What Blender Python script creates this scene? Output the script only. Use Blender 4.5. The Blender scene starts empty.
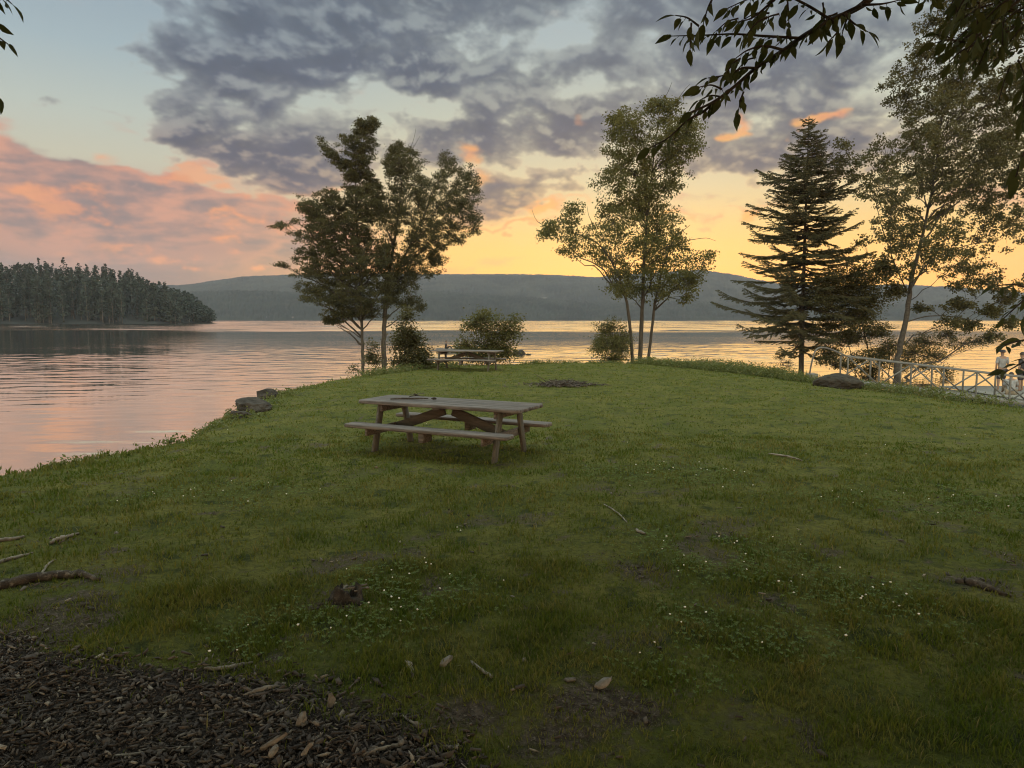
import bpy, math, random
import numpy as np
from mathutils import Vector, noise as mnoise

# ------------------------------------------------------------------ camera
SC = bpy.context.scene
CZ, F, HOR = 1.75, 710.0, 318.0
PITCH = math.atan((384 - HOR) / F)
cam_d = bpy.data.cameras.new('camera')
cam_d.sensor_width = 36.0
cam_d.lens = 36.0 * F / 1024.0
cam_d.clip_start = 0.05
cam_d.clip_end = 12000
cam = bpy.data.objects.new('camera', cam_d)
SC.collection.objects.link(cam)
cam.location = (0, 0, CZ)
cam.rotation_euler = (math.pi / 2 - PITCH, 0, 0)
SC.camera = cam

FW = np.array([0, math.cos(PITCH), -math.sin(PITCH)])
UP = np.array([0, math.sin(PITCH), math.cos(PITCH)])
RT = np.array([1.0, 0, 0])
CAM = np.array([0, 0, CZ])


def ray(px, py):
    return FW + RT * (px - 512) / F + UP * (384 - py) / F


def G(px, py, z=0.0):
    r = ray(px, py)
    return CAM + r * ((z - CZ) / r[2])


def P(px, py, y):
    r = ray(px, py)
    return CAM + r * (y / r[1])


# ------------------------------------------------------------------ render settings
SC.render.engine = 'CYCLES'
SC.cycles.use_denoising = True
try:
    SC.cycles.denoiser = 'OPENIMAGEDENOISE'
    SC.cycles.denoising_input_passes = 'RGB_ALBEDO_NORMAL'
except Exception:
    pass
SC.cycles.filter_width = 1.1
SC.cycles.max_bounces = 6
SC.cycles.diffuse_bounces = 3
SC.cycles.glossy_bounces = 3
SC.cycles.transmission_bounces = 4
SC.cycles.transparent_max_bounces = 8
SC.cycles.sample_clamp_indirect = 4.0
SC.view_settings.view_transform = 'Standard'
SC.view_settings.look = 'None'
SC.view_settings.exposure = 0.0
SC.view_settings.gamma = 1.0
SC.view_settings.use_curve_mapping = False


def s2l(c):
    c = c / 255.0
    return c / 12.92 if c <= 0.04045 else ((c + 0.055) / 1.055) ** 2.4


def srgb(r, g, b, k=1.0):
    return (s2l(r) * k, s2l(g) * k, s2l(b) * k, 1.0)


# ------------------------------------------------------------------ tiny node language
class NT:
    def __init__(self, tree):
        self.t = tree
        self.n = tree.nodes
        self.l = tree.links

    def new(self, kind, **kw):
        nd = self.n.new(kind)
        for k, v in kw.items():
            setattr(nd, k, v)
        return nd

    def put(self, sock, v):
        if isinstance(v, bpy.types.NodeSocket):
            self.l.new(v, sock)
        else:
            sock.default_value = v

    def m(self, op, a, b=0.0, c=0.0, clamp=False):
        nd = self.new('ShaderNodeMath', operation=op, use_clamp=clamp)
        self.put(nd.inputs[0], a)
        if len(nd.inputs) > 1:
            self.put(nd.inputs[1], b)
            self.put(nd.inputs[2], c)
        return nd.outputs[0]

    def add(self, a, b): return self.m('ADD', a, b)
    def sub(self, a, b): return self.m('SUBTRACT', a, b)
    def mul(self, a, b): return self.m('MULTIPLY', a, b)
    def div(self, a, b): return self.m('DIVIDE', a, b)

    def smooth(self, x, lo, hi, to0=0.0, to1=1.0):
        nd = self.new('ShaderNodeMapRange', interpolation_type='SMOOTHSTEP')
        for s, v in zip(nd.inputs[:5], (x, lo, hi, to0, to1)):
            self.put(s, v)
        return nd.outputs[0]

    def mix(self, f, a, b):
        nd = self.new('ShaderNodeMix', data_type='RGBA')
        self.put(nd.inputs[0], f)
        self.put(nd.inputs[6], a)
        self.put(nd.inputs[7], b)
        return nd.outputs[2]

    def vmath(self, op, a, b=(0, 0, 0)):
        nd = self.new('ShaderNodeVectorMath', operation=op)
        self.put(nd.inputs[0], a)
        self.put(nd.inputs[1], b)
        return nd.outputs[0]

    def comb(self, x, y, z):
        nd = self.new('ShaderNodeCombineXYZ')
        for s, v in zip(nd.inputs, (x, y, z)):
            self.put(s, v)
        return nd.outputs[0]

    def sep(self, v):
        nd = self.new('ShaderNodeSeparateXYZ')
        self.put(nd.inputs[0], v)
        return nd.outputs

    def noise(self, vec, scale, detail=4.0, rough=0.55, dist=0.0):
        nd = self.new('ShaderNodeTexNoise')
        if vec is not None:
            self.put(nd.inputs['Vector'], vec)
        nd.inputs['Scale'].default_value = scale
        nd.inputs['Detail'].default_value = detail
        nd.inputs['Roughness'].default_value = rough
        nd.inputs['Distortion'].default_value = dist
        return nd.outputs[0]

    def ramp(self, f, stops, interp='EASE'):
        nd = self.new('ShaderNodeValToRGB')
        cr = nd.color_ramp
        cr.interpolation = interp
        while len(cr.elements) < len(stops):
            cr.elements.new(0.5)
        for e, (p, c) in zip(cr.elements, stops):
            e.position = p
            e.color = c
        self.put(nd.inputs[0], f)
        return nd.outputs[0]


# ------------------------------------------------------------------ dusk sky, computed over the whole sphere
RNG_T = np.random.RandomState(7)
_perm = RNG_T.permutation(256)
_perm = np.concatenate([_perm, _perm]).astype(np.int32)
_ga = RNG_T.rand(256).astype(np.float32) * 2 * np.pi
_gx, _gy = np.cos(_ga), np.sin(_ga)


def perlin(x, y):
    xi = np.floor(x)
    yi = np.floor(y)
    fx = (x - xi).astype(np.float32)
    fy = (y - yi).astype(np.float32)
    xi = xi.astype(np.int32) & 255
    yi = yi.astype(np.int32) & 255
    a = _perm[xi] + yi
    b = _perm[(xi + 1) & 255] + yi
    h00, h01, h10, h11 = _perm[a & 511], _perm[(a + 1) & 511], _perm[b & 511], _perm[(b + 1) & 511]
    u = fx * fx * fx * (fx * (fx * 6 - 15) + 10)
    v = fy * fy * fy * (fy * (fy * 6 - 15) + 10)
    n00 = _gx[h00] * fx + _gy[h00] * fy
    n10 = _gx[h10] * (fx - 1) + _gy[h10] * fy
    n01 = _gx[h01] * fx + _gy[h01] * (fy - 1)
    n11 = _gx[h11] * (fx - 1) + _gy[h11] * (fy - 1)
    nx0 = n00 + u * (n10 - n00)
    nx1 = n01 + u * (n11 - n01)
    return (nx0 + v * (nx1 - nx0)) * 1.5


def fbm(x, y, octs, gain=0.5, billow=False):
    t = 0
    a = 1.0
    s = 0
    for i in range(octs):
        n = perlin(x + 17.3 * i, y - 9.1 * i)
        if billow:
            n = np.abs(n) * 2 - 0.45
        t = t + a * n
        s += a
        a *= gain
        x, y = x * 2.03, y * 2.03
    return t / s


def sstep(x, lo, hi):
    t = np.clip((x - lo) / (hi - lo), 0, 1)
    return t * t * (3 - 2 * t)


def mixc(f, a, b):
    return a + (b - a) * f[..., None]


def cramp(x, stops):
    xs = [s[0] for s in stops]
    return np.stack([np.interp(x, xs, [s2l(s[1][k]) for s in stops]) for k in range(3)], -1).astype(np.float32)


def col(*c):
    return np.array([s2l(v) for v in c], np.float32)


def az_el(px, py):
    r = ray(px, py)
    r = r / np.linalg.norm(r)
    return math.degrees(math.atan2(r[0], r[1])), math.degrees(math.asin(r[2]))


def blobs(A, E, lst):
    tot = np.zeros_like(A)
    for px, py, rx, ry, amp in lst:
        a0, e0 = az_el(px, py)
        tot += amp * np.exp(-((A - a0) * 12.4 / rx) ** 2 - ((E - e0) * 12.4 / ry) ** 2)
    return tot


def sky_rgb(az, el):
    """linear radiance of the sky for azimuth (deg from +Y towards +X) and elevation (deg)"""
    azr, elr = np.radians(az), np.radians(np.maximum(el, 0))
    dx, dy, dz = np.sin(azr) * np.cos(elr), np.cos(azr) * np.cos(elr), np.sin(elr)
    r = 1 / (dz + 0.36)
    cx, cy = (dx * r).astype(np.float32), (dy * r).astype(np.float32)
    wx = fbm(cx * 2.2 + 3.1, cy * 2.2 + 8.7, 4)
    wy = fbm(cx * 2.2 + 13.1, cy * 2.2 + 1.7, 4)
    fx = fbm(cx * 9 + 3.1, cy * 9 + 8.7, 4)
    fy = fbm(cx * 9 + 13.1, cy * 9 + 1.7, 4)
    A = az + wx * 3.5 + fx * 2.4
    E = el + wy * 2.2 + fy * 1.6
    daz = az - 8 + wx * 3
    fsun = 1 - sstep(np.where(daz > 0, daz / 1.9, -daz), 11, 36)
    elp = np.maximum(el, 0)
    sunside = cramp(elp, [(0, (240, 176, 98)), (3.2, (249, 190, 106)), (5, (249, 198, 118)), (7.5, (241, 205, 142)), (10, (230, 209, 166)),
                          (15, (200, 202, 182)), (20, (178, 190, 190)), (26, (160, 178, 188)), (60, (150, 172, 196))])
    offside = cramp(elp, [(0, (176, 134, 122)), (4, (190, 150, 134)), (8, (202, 178, 158)), (11, (202, 198, 176)), (14, (190, 198, 188)),
                          (18, (166, 184, 190)), (23, (146, 164, 178)), (60, (146, 168, 194))])
    c = mixc(fsun, offside, sunside)

    # ---- mauve and salmon bank low on the left
    sx, sy = az * 0.075, el * 0.26
    nb = fbm(sx * 2.0 + wx * 0.5, sy * 2.0 + wy * 0.5, 6, 0.55)
    bank = blobs(A, E, [(40, 262, 240, 62, 1.2), (230, 258, 110, 46, .9), (20, 200, 90, 36, .7), (35, 158, 60, 16, .75), (120, 215, 90, 24, .5), (190, 190, 90, 14, .5), (60, 330, 300, 50, 1.0),
                        (330, 250, 50, 26, .35), (520, 212, 80, 15, .42), (740, 212, 46, 9, .5), (690, 200, 40, 9, .3), (1000, 200, 90, 14, .4)])
    nk = fbm(cx * 7 + 11, cy * 7 + 3, 5, 0.55)
    bank = bank + blobs(A, E, [(92, 156, 34, 9, -.9), (150, 168, 40, 8, -.5), (235, 190, 34, 7, -.9), (300, 196, 30, 7, -.6), (165, 194, 30, 5, -.4)])
    d2 = bank + nb * 0.75 + nk * 0.45 * sstep(el, 5, 9) - 0.34
    a2 = sstep(d2, -0.10, 0.48)
    tone = sstep(nb + 0.30 * fbm(sx * 5, sy * 7, 4) + .35 * nk, -0.38, 0.34)
    mauve = mixc(tone, col(138, 119, 123), col(214, 152, 130))
    mauve = mixc(sstep(fsun, 0.0, 0.55), mauve, mixc(tone, col(150, 126, 128), col(214, 158, 132)))
    mauve = mixc((1 - sstep(el + wy * 2, 3.0, 6.8)) * 0.8 * (1 - sstep(az, -26, -14)), mauve, col(142, 121, 124) + 0 * mauve)
    c = mixc(a2 * 0.93, c, mauve)
    # lit salmon flanks
    g = blobs(A, E, [(205, 178, 40, 12, 1.0), (110, 170, 34, 10, .8), (170, 182, 30, 9, .7), (70, 203, 40, 13, .9), (20, 200, 26, 12, .6), (105, 215, 40, 10, .6), (270, 200, 24, 14, 1.0),
                     (290, 226, 44, 18, .75), (255, 290, 60, 8, 1.0), (190, 252, 90, 7, .75), (220, 234, 60, 5, .6), (180, 280, 60, 6, .6), (120, 240, 60, 6, .5)])
    n3 = fbm(cx * 6 + 30, cy * 6 - 4, 6, 0.58)
    gl = sstep(g * (0.55 + 1.9 * n3), 0.20, 0.90)
    c = mixc(gl * 0.75, c, mixc(sstep(n3, -.3, .4), col(222, 142, 114), col(246, 164, 112)))
    # thin haze of orange light along the far ridge, left of the sun
    rid = (1 - sstep(el, 3.2, 5.2)) * np.exp(-((az + 13) / 9.0) ** 2)
    c = mixc(rid * 0.5, c, col(246, 176, 112) + 0 * c)

    # ---- grey cloud deck
    bias = blobs(A, E, [
        (195, 45, 66, 52, .9), (235, 40, 70, 58, .5), (330, 30, 110, 60, .75), (460, 20, 110, 60, .60), (255, 88, 55, 20, .50), (430, 72, 60, 16, .50), (520, 78, 60, 18, .60), (600, 60, 40, 10, .3),
        (245, 152, 66, 22, 1.15), (310, 162, 60, 24, 1.15), (178, 112, 30, 18, .75), (120, 106, 16, 9, .45), (55, 99, 30, 8, .60), (80, 103, 20, 6, .4), (185, 135, 30, 10, .4),
        (440, 135, 46, 22, .80), (510, 118, 70, 14, .55), (520, 145, 80, 22, .85), (590, 140, 40, 26, .70), (640, 110, 46, 30, .45),
        (690, 40, 90, 60, .75), (800, 50, 90, 50, .70), (720, 95, 70, 30, .45), (775, 150, 60, 24, .95), (700, 160, 40, 18, .55), (860, 130, 50, 30, .45), (840, 165, 30, 12, .4),
        (532, 200, 66, 20, 1.15), (495, 206, 40, 14, .75), (325, 84, 46, 13, .55), (420, 86, 34, 9, .45), (580, 192, 36, 14, .5), (735, 212, 34, 6, .55), (690, 205, 34, 10, .35), (960, 110, 120, 70, .5), (560, -40, 400, 46, .6),
        (60, 40, 66, 66, -.9), (110, 150, 50, 14, -.4), (568, 28, 34, 18, -.55), (605, 86, 46, 10, -.50), (385, 50, 26, 8, -.3), (396, 112, 30, 7, -.45), (452, 99, 30, 8, -.40), (345, 103, 44, 7, -.35), (370, 80, 60, 14, .35), (220, 112, 22, 14, -.35),
        (235, 176, 60, 6, -.3), (560, 172, 90, 6, -.30), (650, 250, 400, 44, -.9), (890, 95, 30, 40, -.5), (690, 186, 60, 10, -.35), (900, 200, 80, 24, -.4)])
    qx, qy = cx * 5.0 + wx * 0.25, cy * 5.0 + wy * 0.25

    def field(qx, qy, o):
        return 0.6 * fbm(qx, qy, o, 0.52) + 0.4 * fbm(qx * 1.5 + 5, qy * 1.5 + 9, o - 1, 0.5, True)
    qf = fbm(cx * 15 + wy, cy * 15 + wx, 5, 0.55)
    nf = field(qx, qy, 8) + 0.60 * qf * (1 + 0.6 * fbm(cx * 3 + 40, cy * 3, 2))
    nsh = field(qx + 0.02, qy - 0.16, 6) + 0.60 * fbm((cx + .004) * 15 + wy, (cy - .03) * 15 + wx, 4, 0.55)
    gen = sstep(el, 26, 40) * 0.22 + sstep(-dy, -0.25, 0.3) * 0.3 * (1 - sstep(el, 30, 60)) - (1 - sstep(el, 4, 9)) * 0.5
    D = bias + nf * 1.35 + gen - 0.37 + 0.10 * sstep(el, 9.5, 13) * sstep(az, -24, -16)
    tau = np.maximum(D, 0)
    a1 = 1 - np.exp(-tau * 5.0)
    core = 1 - np.exp(-np.maximum(D - 0.05, 0) * 3.2)
    lit = sstep(nf - nsh, -0.05, 0.42)
    dark = cramp(elp, [(0, (156, 120, 114)), (7, (118, 102, 112)), (11, (94, 92, 108)), (15, (84, 90, 109)), (20, (86, 97, 115)), (26, (86, 99, 116)), (60, (110, 124, 142))])
    edge_l = cramp(elp, [(0, (226, 156, 118)), (8, (232, 164, 134)), (11, (216, 186, 160)), (14, (190, 190, 180)), (20, (168, 182, 188)), (60, (170, 184, 198))])
    edge_s = cramp(elp, [(0, (248, 178, 106)), (7, (246, 186, 128)), (10, (236, 200, 152)), (14, (212, 204, 178)), (18, (190, 196, 186)), (26, (168, 182, 188)), (60, (170, 184, 198))])
    edge = mixc(fsun, edge_l, edge_s)
    cc = mixc(core, edge, dark)
    cc = mixc(lit * 0.45, cc, edge)
    cc = cc * (1 + 0.16 * fbm(qx * 3, qy * 3, 4)[..., None] - 0.10 * sstep(nsh - nf, -.1, .4)[..., None])
    c = mixc(a1, c, cc)
    # sun-caught rims
    g2 = blobs(A, E, [(462, 158, 14, 14, 1.1), (480, 184, 22, 10, .8), (545, 186, 34, 7, .55), (505, 226, 70, 4, 1.4), (560, 214, 36, 5, 1.1), (330, 186, 30, 5, .8), (690, 214, 40, 4, .9), (750, 214, 30, 4, .8), (590, 127, 12, 6, .7), (815, 111, 15, 5, 1.5), (800, 116, 12, 5, .8),
                      (735, 126, 14, 5, 1.2), (400, 110, 24, 7, .3), (330, 180, 20, 8, .3)])
    gl2 = sstep(g2 * (0.7 + 1.2 * n3), 0.2, 0.9)
    c = mixc(gl2 * 0.85, c, mixc(sstep(n3, -.3, .4), col(240, 156, 112), col(254, 184, 98)))
    # the afterglow is strongest close to the ridge
    low = np.exp(-(elp / 6.5) ** 2)[..., None]
    c = c * (1 + low * (.10 + .56 * fsun[..., None]) * np.array([1.2, .80, -.62], np.float32))
    # unseen sky overhead and behind the camera, boosted and warmed to light the lawn
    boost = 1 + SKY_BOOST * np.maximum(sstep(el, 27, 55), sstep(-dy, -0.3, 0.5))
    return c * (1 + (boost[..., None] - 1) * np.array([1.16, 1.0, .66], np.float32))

# ------------------------------------------------------------------ world and sun
SUN_AZ, SUN_EL = math.radians(9.0), math.radians(5.0)     # azimuth from +Y towards +X
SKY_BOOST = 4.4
HAZE = 0.00010
EW, EH = 4608, 2304


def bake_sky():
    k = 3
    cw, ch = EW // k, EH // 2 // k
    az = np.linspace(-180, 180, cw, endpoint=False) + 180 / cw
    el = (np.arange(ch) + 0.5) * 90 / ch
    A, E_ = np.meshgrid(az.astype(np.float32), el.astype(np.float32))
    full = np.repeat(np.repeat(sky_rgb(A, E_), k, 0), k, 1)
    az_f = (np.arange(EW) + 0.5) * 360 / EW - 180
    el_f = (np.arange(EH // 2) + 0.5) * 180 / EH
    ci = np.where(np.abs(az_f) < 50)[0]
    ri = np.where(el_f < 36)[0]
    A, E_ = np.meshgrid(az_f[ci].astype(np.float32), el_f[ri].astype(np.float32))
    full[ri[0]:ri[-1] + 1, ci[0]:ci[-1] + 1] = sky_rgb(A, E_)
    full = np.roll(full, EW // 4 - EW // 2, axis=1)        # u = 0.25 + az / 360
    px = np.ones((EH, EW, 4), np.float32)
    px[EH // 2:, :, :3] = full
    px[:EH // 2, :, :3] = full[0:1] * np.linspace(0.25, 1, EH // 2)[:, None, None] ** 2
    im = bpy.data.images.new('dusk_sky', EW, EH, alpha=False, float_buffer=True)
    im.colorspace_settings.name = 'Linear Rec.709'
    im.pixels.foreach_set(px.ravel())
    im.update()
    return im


world = bpy.data.worlds.new('World')
SC.world = world
world.use_nodes = True
w = NT(world.node_tree)
w.n.clear()
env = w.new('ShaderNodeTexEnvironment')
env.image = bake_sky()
env.interpolation = 'Cubic'
nish = w.new('ShaderNodeTexSky')
nish.sky_type = 'NISHITA'
nish.sun_disc = False
nish.sun_elevation = SUN_EL
nish.sun_rotation = SUN_AZ
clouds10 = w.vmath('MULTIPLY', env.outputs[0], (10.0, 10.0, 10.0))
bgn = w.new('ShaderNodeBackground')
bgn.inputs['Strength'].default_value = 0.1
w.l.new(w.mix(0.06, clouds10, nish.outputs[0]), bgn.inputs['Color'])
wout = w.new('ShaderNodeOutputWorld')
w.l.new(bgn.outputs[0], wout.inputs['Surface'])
world.cycles.sampling_method = 'MANUAL'
world.cycles.sample_map_resolution = 1024

# low veiled sun behind the cloud bank over the far ridge
sun_d = bpy.data.lights.new('sun', 'SUN')
sun_d.energy = 0.28
sun_d.angle = math.radians(94)
sun_d.color = (1.0, 0.66, 0.30)
sun = bpy.data.objects.new('sun', sun_d)
SC.collection.objects.link(sun)
sun.rotation_euler = (math.pi / 2 - SUN_EL, 0, math.pi - SUN_AZ)

# ------------------------------------------------------------------ helpers
rng = np.random.RandomState(11)
random.seed(5)


def link(o, parent=None):
    SC.collection.objects.link(o)
    if parent is not None:
        o.parent = parent
    return o


def tag(o, label=None, cat=None, group=None, kind=None):
    if label: o['label'] = label
    if cat: o['category'] = cat
    if group: o['group'] = group
    if kind: o['kind'] = kind
    return o


def empty(name, loc=(0, 0, 0), rz=0.0):
    o = bpy.data.objects.new(name, None)
    o.empty_display_size = 0.2
    link(o)
    o.location = [float(v) for v in loc]
    o.rotation_euler = (0, 0, rz)
    return o


def copy_tree(o, parent=None):
    c = o.copy()
    link(c, parent)
    for ch in list(o.children):
        copy_tree(ch, c)
    return c


class MB:
    """collects shapes and links them as one mesh"""
    def __init__(self):
        self.V, self.I, self.N, self.n = [], [], [], 0

    def raw(self, V, faces):
        V = np.asarray(V, np.float32)
        for f in faces:
            self.I.append(np.asarray(f, np.int32) + self.n)
            self.N.append(np.array([len(f)], np.int32))
        self.V.append(V)
        self.n += len(V)
        return self

    def batch(self, V, F):
        """V (k,v,3): k copies of a v-vertex shape whose faces F all have one size"""
        k, v = V.shape[:2]
        F = np.asarray(F, np.int32)
        idx = F[None] + (np.arange(k, dtype=np.int32) * v)[:, None, None] + self.n
        self.I.append(idx.ravel())
        self.N.append(np.full(k * F.shape[0], F.shape[1], np.int32))
        self.V.append(V.reshape(-1, 3).astype(np.float32))
        self.n += k * v
        return self

    def box(self, c, s, rot=None, bev=0.0):
        x, y, z = [v / 2 for v in s]
        b = min(bev, x * .9, y * .9, z * .9)
        if b <= 0:
            V = np.array([[sx * x, sy * y, sz * z] for sz in (-1, 1) for sy in (-1, 1) for sx in (-1, 1)])
            Fc = [(0, 2, 3, 1), (4, 5, 7, 6), (0, 1, 5, 4), (2, 6, 7, 3), (0, 4, 6, 2), (1, 3, 7, 5)]
        else:                                                # octagonal section with chamfered edges all round
            V, Fc = [], []
            loops = []
            for zz, sh in ((-z, b), (-z + b, 0), (z - b, 0), (z, b)):
                X, Y = x - sh, y - sh
                k = b if sh == 0 else b * .6
                loops.append([(-X + k, -Y), (X - k, -Y), (X, -Y + k), (X, Y - k), (X - k, Y), (-X + k, Y), (-X, Y - k), (-X, -Y + k)])
                V += [(p[0], p[1], zz) for p in loops[-1]]
            for r in range(3):
                for i in range(8):
                    j = (i + 1) % 8
                    Fc.append((r * 8 + i, r * 8 + j, r * 8 + 8 + j, r * 8 + 8 + i))
            Fc.append(tuple(range(7, -1, -1)))
            Fc.append(tuple(range(24, 32)))
            V = np.array(V)
        if rot is not None:
            V = V @ np.asarray(rot).T
        return self.raw(V + np.asarray(c), Fc)

    def bar(self, a, b, wdt, hgt, up=(0, 0, 1), bev=0.0):
        a, b = np.asarray(a, float), np.asarray(b, float)
        x = b - a
        L = np.linalg.norm(x)
        x = x / L
        y = np.cross(np.asarray(up, float), x)
        y /= np.linalg.norm(y)
        z = np.cross(x, y)
        return self.box((a + b) / 2, (L, wdt, hgt), np.stack([x, y, z], 1), bev)

    def tube(self, pts, rad, n=6, cap=True, jit=0.0, rs=None):
        pts = np.asarray(pts, float)
        rad = np.broadcast_to(np.asarray(rad, float), (len(pts),))
        t = np.gradient(pts, axis=0)
        t /= np.linalg.norm(t, axis=1, keepdims=True) + 1e-9
        ref = np.array([1.0, 0, 0]) if abs(t[0][0]) < 0.8 else np.array([0, 0, 1.0])
        u = np.cross(t, ref)
        u /= np.linalg.norm(u, axis=1, keepdims=True) + 1e-9
        v = np.cross(t, u)
        ang = np.arange(n) * 2 * np.pi / n
        R = rad[:, None] * (1 + (0 if not jit else jit * (rs or rng).randn(len(pts), n)))
        V = pts[:, None] + R[..., None] * (u[:, None] * np.cos(ang)[None, :, None] + v[:, None] * np.sin(ang)[None, :, None])
        V = V.reshape(-1, 3)
        k = len(pts)
        i = np.arange(n)
        j = (i + 1) % n
        q = np.concatenate([np.stack([r * n + i, r * n + j, r * n + n + j, r * n + n + i], 1) for r in range(k - 1)])
        self.I.append((q + self.n).ravel().astype(np.int32))
        self.N.append(np.full(len(q), 4, np.int32))
        if cap:
            self.I.append((np.arange(n)[::-1] + self.n).astype(np.int32))
            self.I.append((np.arange(n) + (k - 1) * n + self.n).astype(np.int32))
            self.N.append(np.array([n, n], np.int32))
        self.V.append(V.astype(np.float32))
        self.n += len(V)
        return self

    def build(self, name, mat, parent=None, smooth=False, loc=None):
        V = np.concatenate(self.V)
        I = np.concatenate(self.I)
        N = np.concatenate(self.N)
        me = bpy.data.meshes.new(name)
        me.vertices.add(len(V))
        me.vertices.foreach_set('co', V.ravel())
        me.loops.add(len(I))
        me.loops.foreach_set('vertex_index', I)
        me.polygons.add(len(N))
        me.polygons.foreach_set('loop_start', np.concatenate([[0], np.cumsum(N)[:-1]]).astype(np.int32))
        me.polygons.foreach_set('loop_total', N)
        me.update(calc_edges=True)
        me.validate()
        if smooth:
            me.polygons.foreach_set('use_smooth', np.ones(len(me.polygons), bool))
        me.materials.append(mat)
        o = bpy.data.objects.new(name, me)
        link(o, parent)
        if loc is not None:
            o.location = [float(v) for v in loc]
        return o


def unit(a):
    return a / (np.linalg.norm(a, axis=-1, keepdims=True) + 1e-9)


def leaf_quads(mb, c, tdir, nrm, ln, wd):
    """rhombic leaves folded slightly along the midrib"""
    t = unit(tdir)
    s = unit(np.cross(nrm, t))
    n = np.cross(t, s)
    ln = np.broadcast_to(ln, (len(c),))[:, None]
    wd = np.broadcast_to(wd, (len(c),))[:, None]
    V = np.stack([c - t * ln * .5, c + s * wd * .5 + n * wd * .12 - t * ln * .05, c + t * ln * .5 - n * ln * .08, c - s * wd * .5 + n * wd * .12 - t * ln * .05], 1)
    mb.batch(V, [(0, 1, 2), (0, 2, 3)])


def big_leaves(mb, base, tdir, nrm, ln, wd, curl=0.18):
    """ovate pointed leaves with a midrib, for leaves close to the camera; base = where the stalk joins"""
    t = unit(tdir)
    s = unit(np.cross(nrm, t))
    n = np.cross(t, s)
    L = np.broadcast_to(ln, (len(base),))[:, None]
    W = np.broadcast_to(wd, (len(base),))[:, None]
    ts = [0.0, 0.18, 0.42, 0.68, 0.87, 1.0]
    hw = [0.0, 0.36, 0.50, 0.36, 0.14, 0.0]
    cols = []
    for q, h in zip(ts, hw):
        mid = base + t * L * q - n * L * curl * q * q
        cols.append(mid)
        if 0 < h:
            cols.append(mid + s * W * h + n * W * h * .35)
            cols.append(mid - s * W * h + n * W * h * .35)
    V = np.stack(cols, 1)
    # indices: 0 | 1 2 3 | 4 5 6 | 7 8 9 | 10 11 12 | 13
    tri = [(0, 2, 1), (0, 1, 3), (10, 11, 13), (12, 10, 13)]
    for a in (1, 4, 7):
        b = a + 3
        tri += [(a, a + 1, b + 1), (a, b + 1, b), (a, b, b + 2), (a, b + 2, a + 2)]
    mb.batch(V, tri)


def bez(a, b, bow, n=7):
    a, b = np.asarray(a, float), np.asarray(b, float)
    t = np.linspace(0, 1, n)[:, None]
    m = (a + b) / 2 + np.asarray(bow, float)
    return (1 - t) ** 2 * a + 2 * t * (1 - t) * m + t * t * b


def smooth_path(pts, n=6):
    """Catmull-Rom through points (rows may carry a radius)"""
    p = np.asarray(pts, float)
    p = np.vstack([2 * p[0] - p[1], p, 2 * p[-1] - p[-2]])
    out = []
    for i in range(1, len(p) - 2):
        for t in np.linspace(0, 1, n, endpoint=False):
            a, b, c, d = p[i - 1], p[i], p[i + 1], p[i + 2]
            out.append(.5 * (2 * b + (c - a) * t + (2 * a - 5 * b + 4 * c - d) * t * t + (3 * b - a - 3 * c + d) * t ** 3))
    out.append(p[-2])
    return np.array(out)


# ------------------------------------------------------------------ materials
M = {}


def mat(name, cols, scale=4.0, rough=0.8, bump=0.0, bscale=None, stretch=(1, 1, 1), spec=0.3, metallic=0.0, detail=5.0, trans=None, lo=.35, hi=.65, coord='Object', island=0.0):
    """noise-mixed surface: cols = 2 or 3 colours"""
    m = bpy.data.materials.new(name)
    m.use_nodes = True
    t = NT(m.node_tree)
    t.n.clear()
    tcd = t.new('ShaderNodeTexCoord').outputs[coord]
    mp = t.vmath('MULTIPLY', tcd, stretch)
    n1 = t.noise(mp, scale, detail, .6)
    c = t.mix(t.smooth(n1, lo, hi), cols[0], cols[1])
    if len(cols) > 2:
        n2 = t.noise(t.vmath('ADD', mp, (5.2, 3.3, 9.1)), scale * 2.7, detail, .6)
        c = t.mix(t.mul(t.smooth(n2, .5, .72), .8), c, cols[2])
    if island:
        k = t.smooth(t.new('ShaderNodeNewGeometry').outputs['Random Per Island'], 0, 1, 1 - island, 1 + island)
        c = t.vmath('MULTIPLY', c, t.comb(k, k, k))
    b = t.new('ShaderNodeBsdfPrincipled')
    t.put(b.inputs['Base Color'], c)
    b.inputs['Roughness'].default_value = rough
    b.inputs['Specular IOR Level'].default_value = spec
    b.inputs['Metallic'].default_value = metallic
    if bump:
        bn = t.new('ShaderNodeBump')
        bn.inputs['Strength'].default_value = 1.0
        bn.inputs['Distance'].default_value = bump
        t.put(bn.inputs['Height'], t.noise(mp, bscale or scale * 2, 6.0, .65))
        t.l.new(bn.outputs[0], b.inputs['Normal'])
    out = t.new('ShaderNodeOutputMaterial')
    if trans:
        tr = t.new('ShaderNodeBsdfTranslucent')
        hs = t.new('ShaderNodeMix', data_type='RGBA', blend_type='MULTIPLY')
        hs.inputs[0].default_value = 1.0
        t.put(hs.inputs[6], c)
        hs.inputs[7].default_value = (1.5, 1.35, .7, 1)
        t.l.new(hs.outputs[2], tr.inputs['Color'])
        ms = t.new('ShaderNodeMixShader')
        ms.inputs[0].default_value = trans
        t.l.new(b.outputs[0], ms.inputs[1])
        t.l.new(tr.outputs[0], ms.inputs[2])
        t.l.new(ms.outputs[0], out.inputs['Surface'])
    else:
        t.l.new(b.outputs[0], out.inputs['Surface'])
    M[name] = m
    return m


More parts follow.
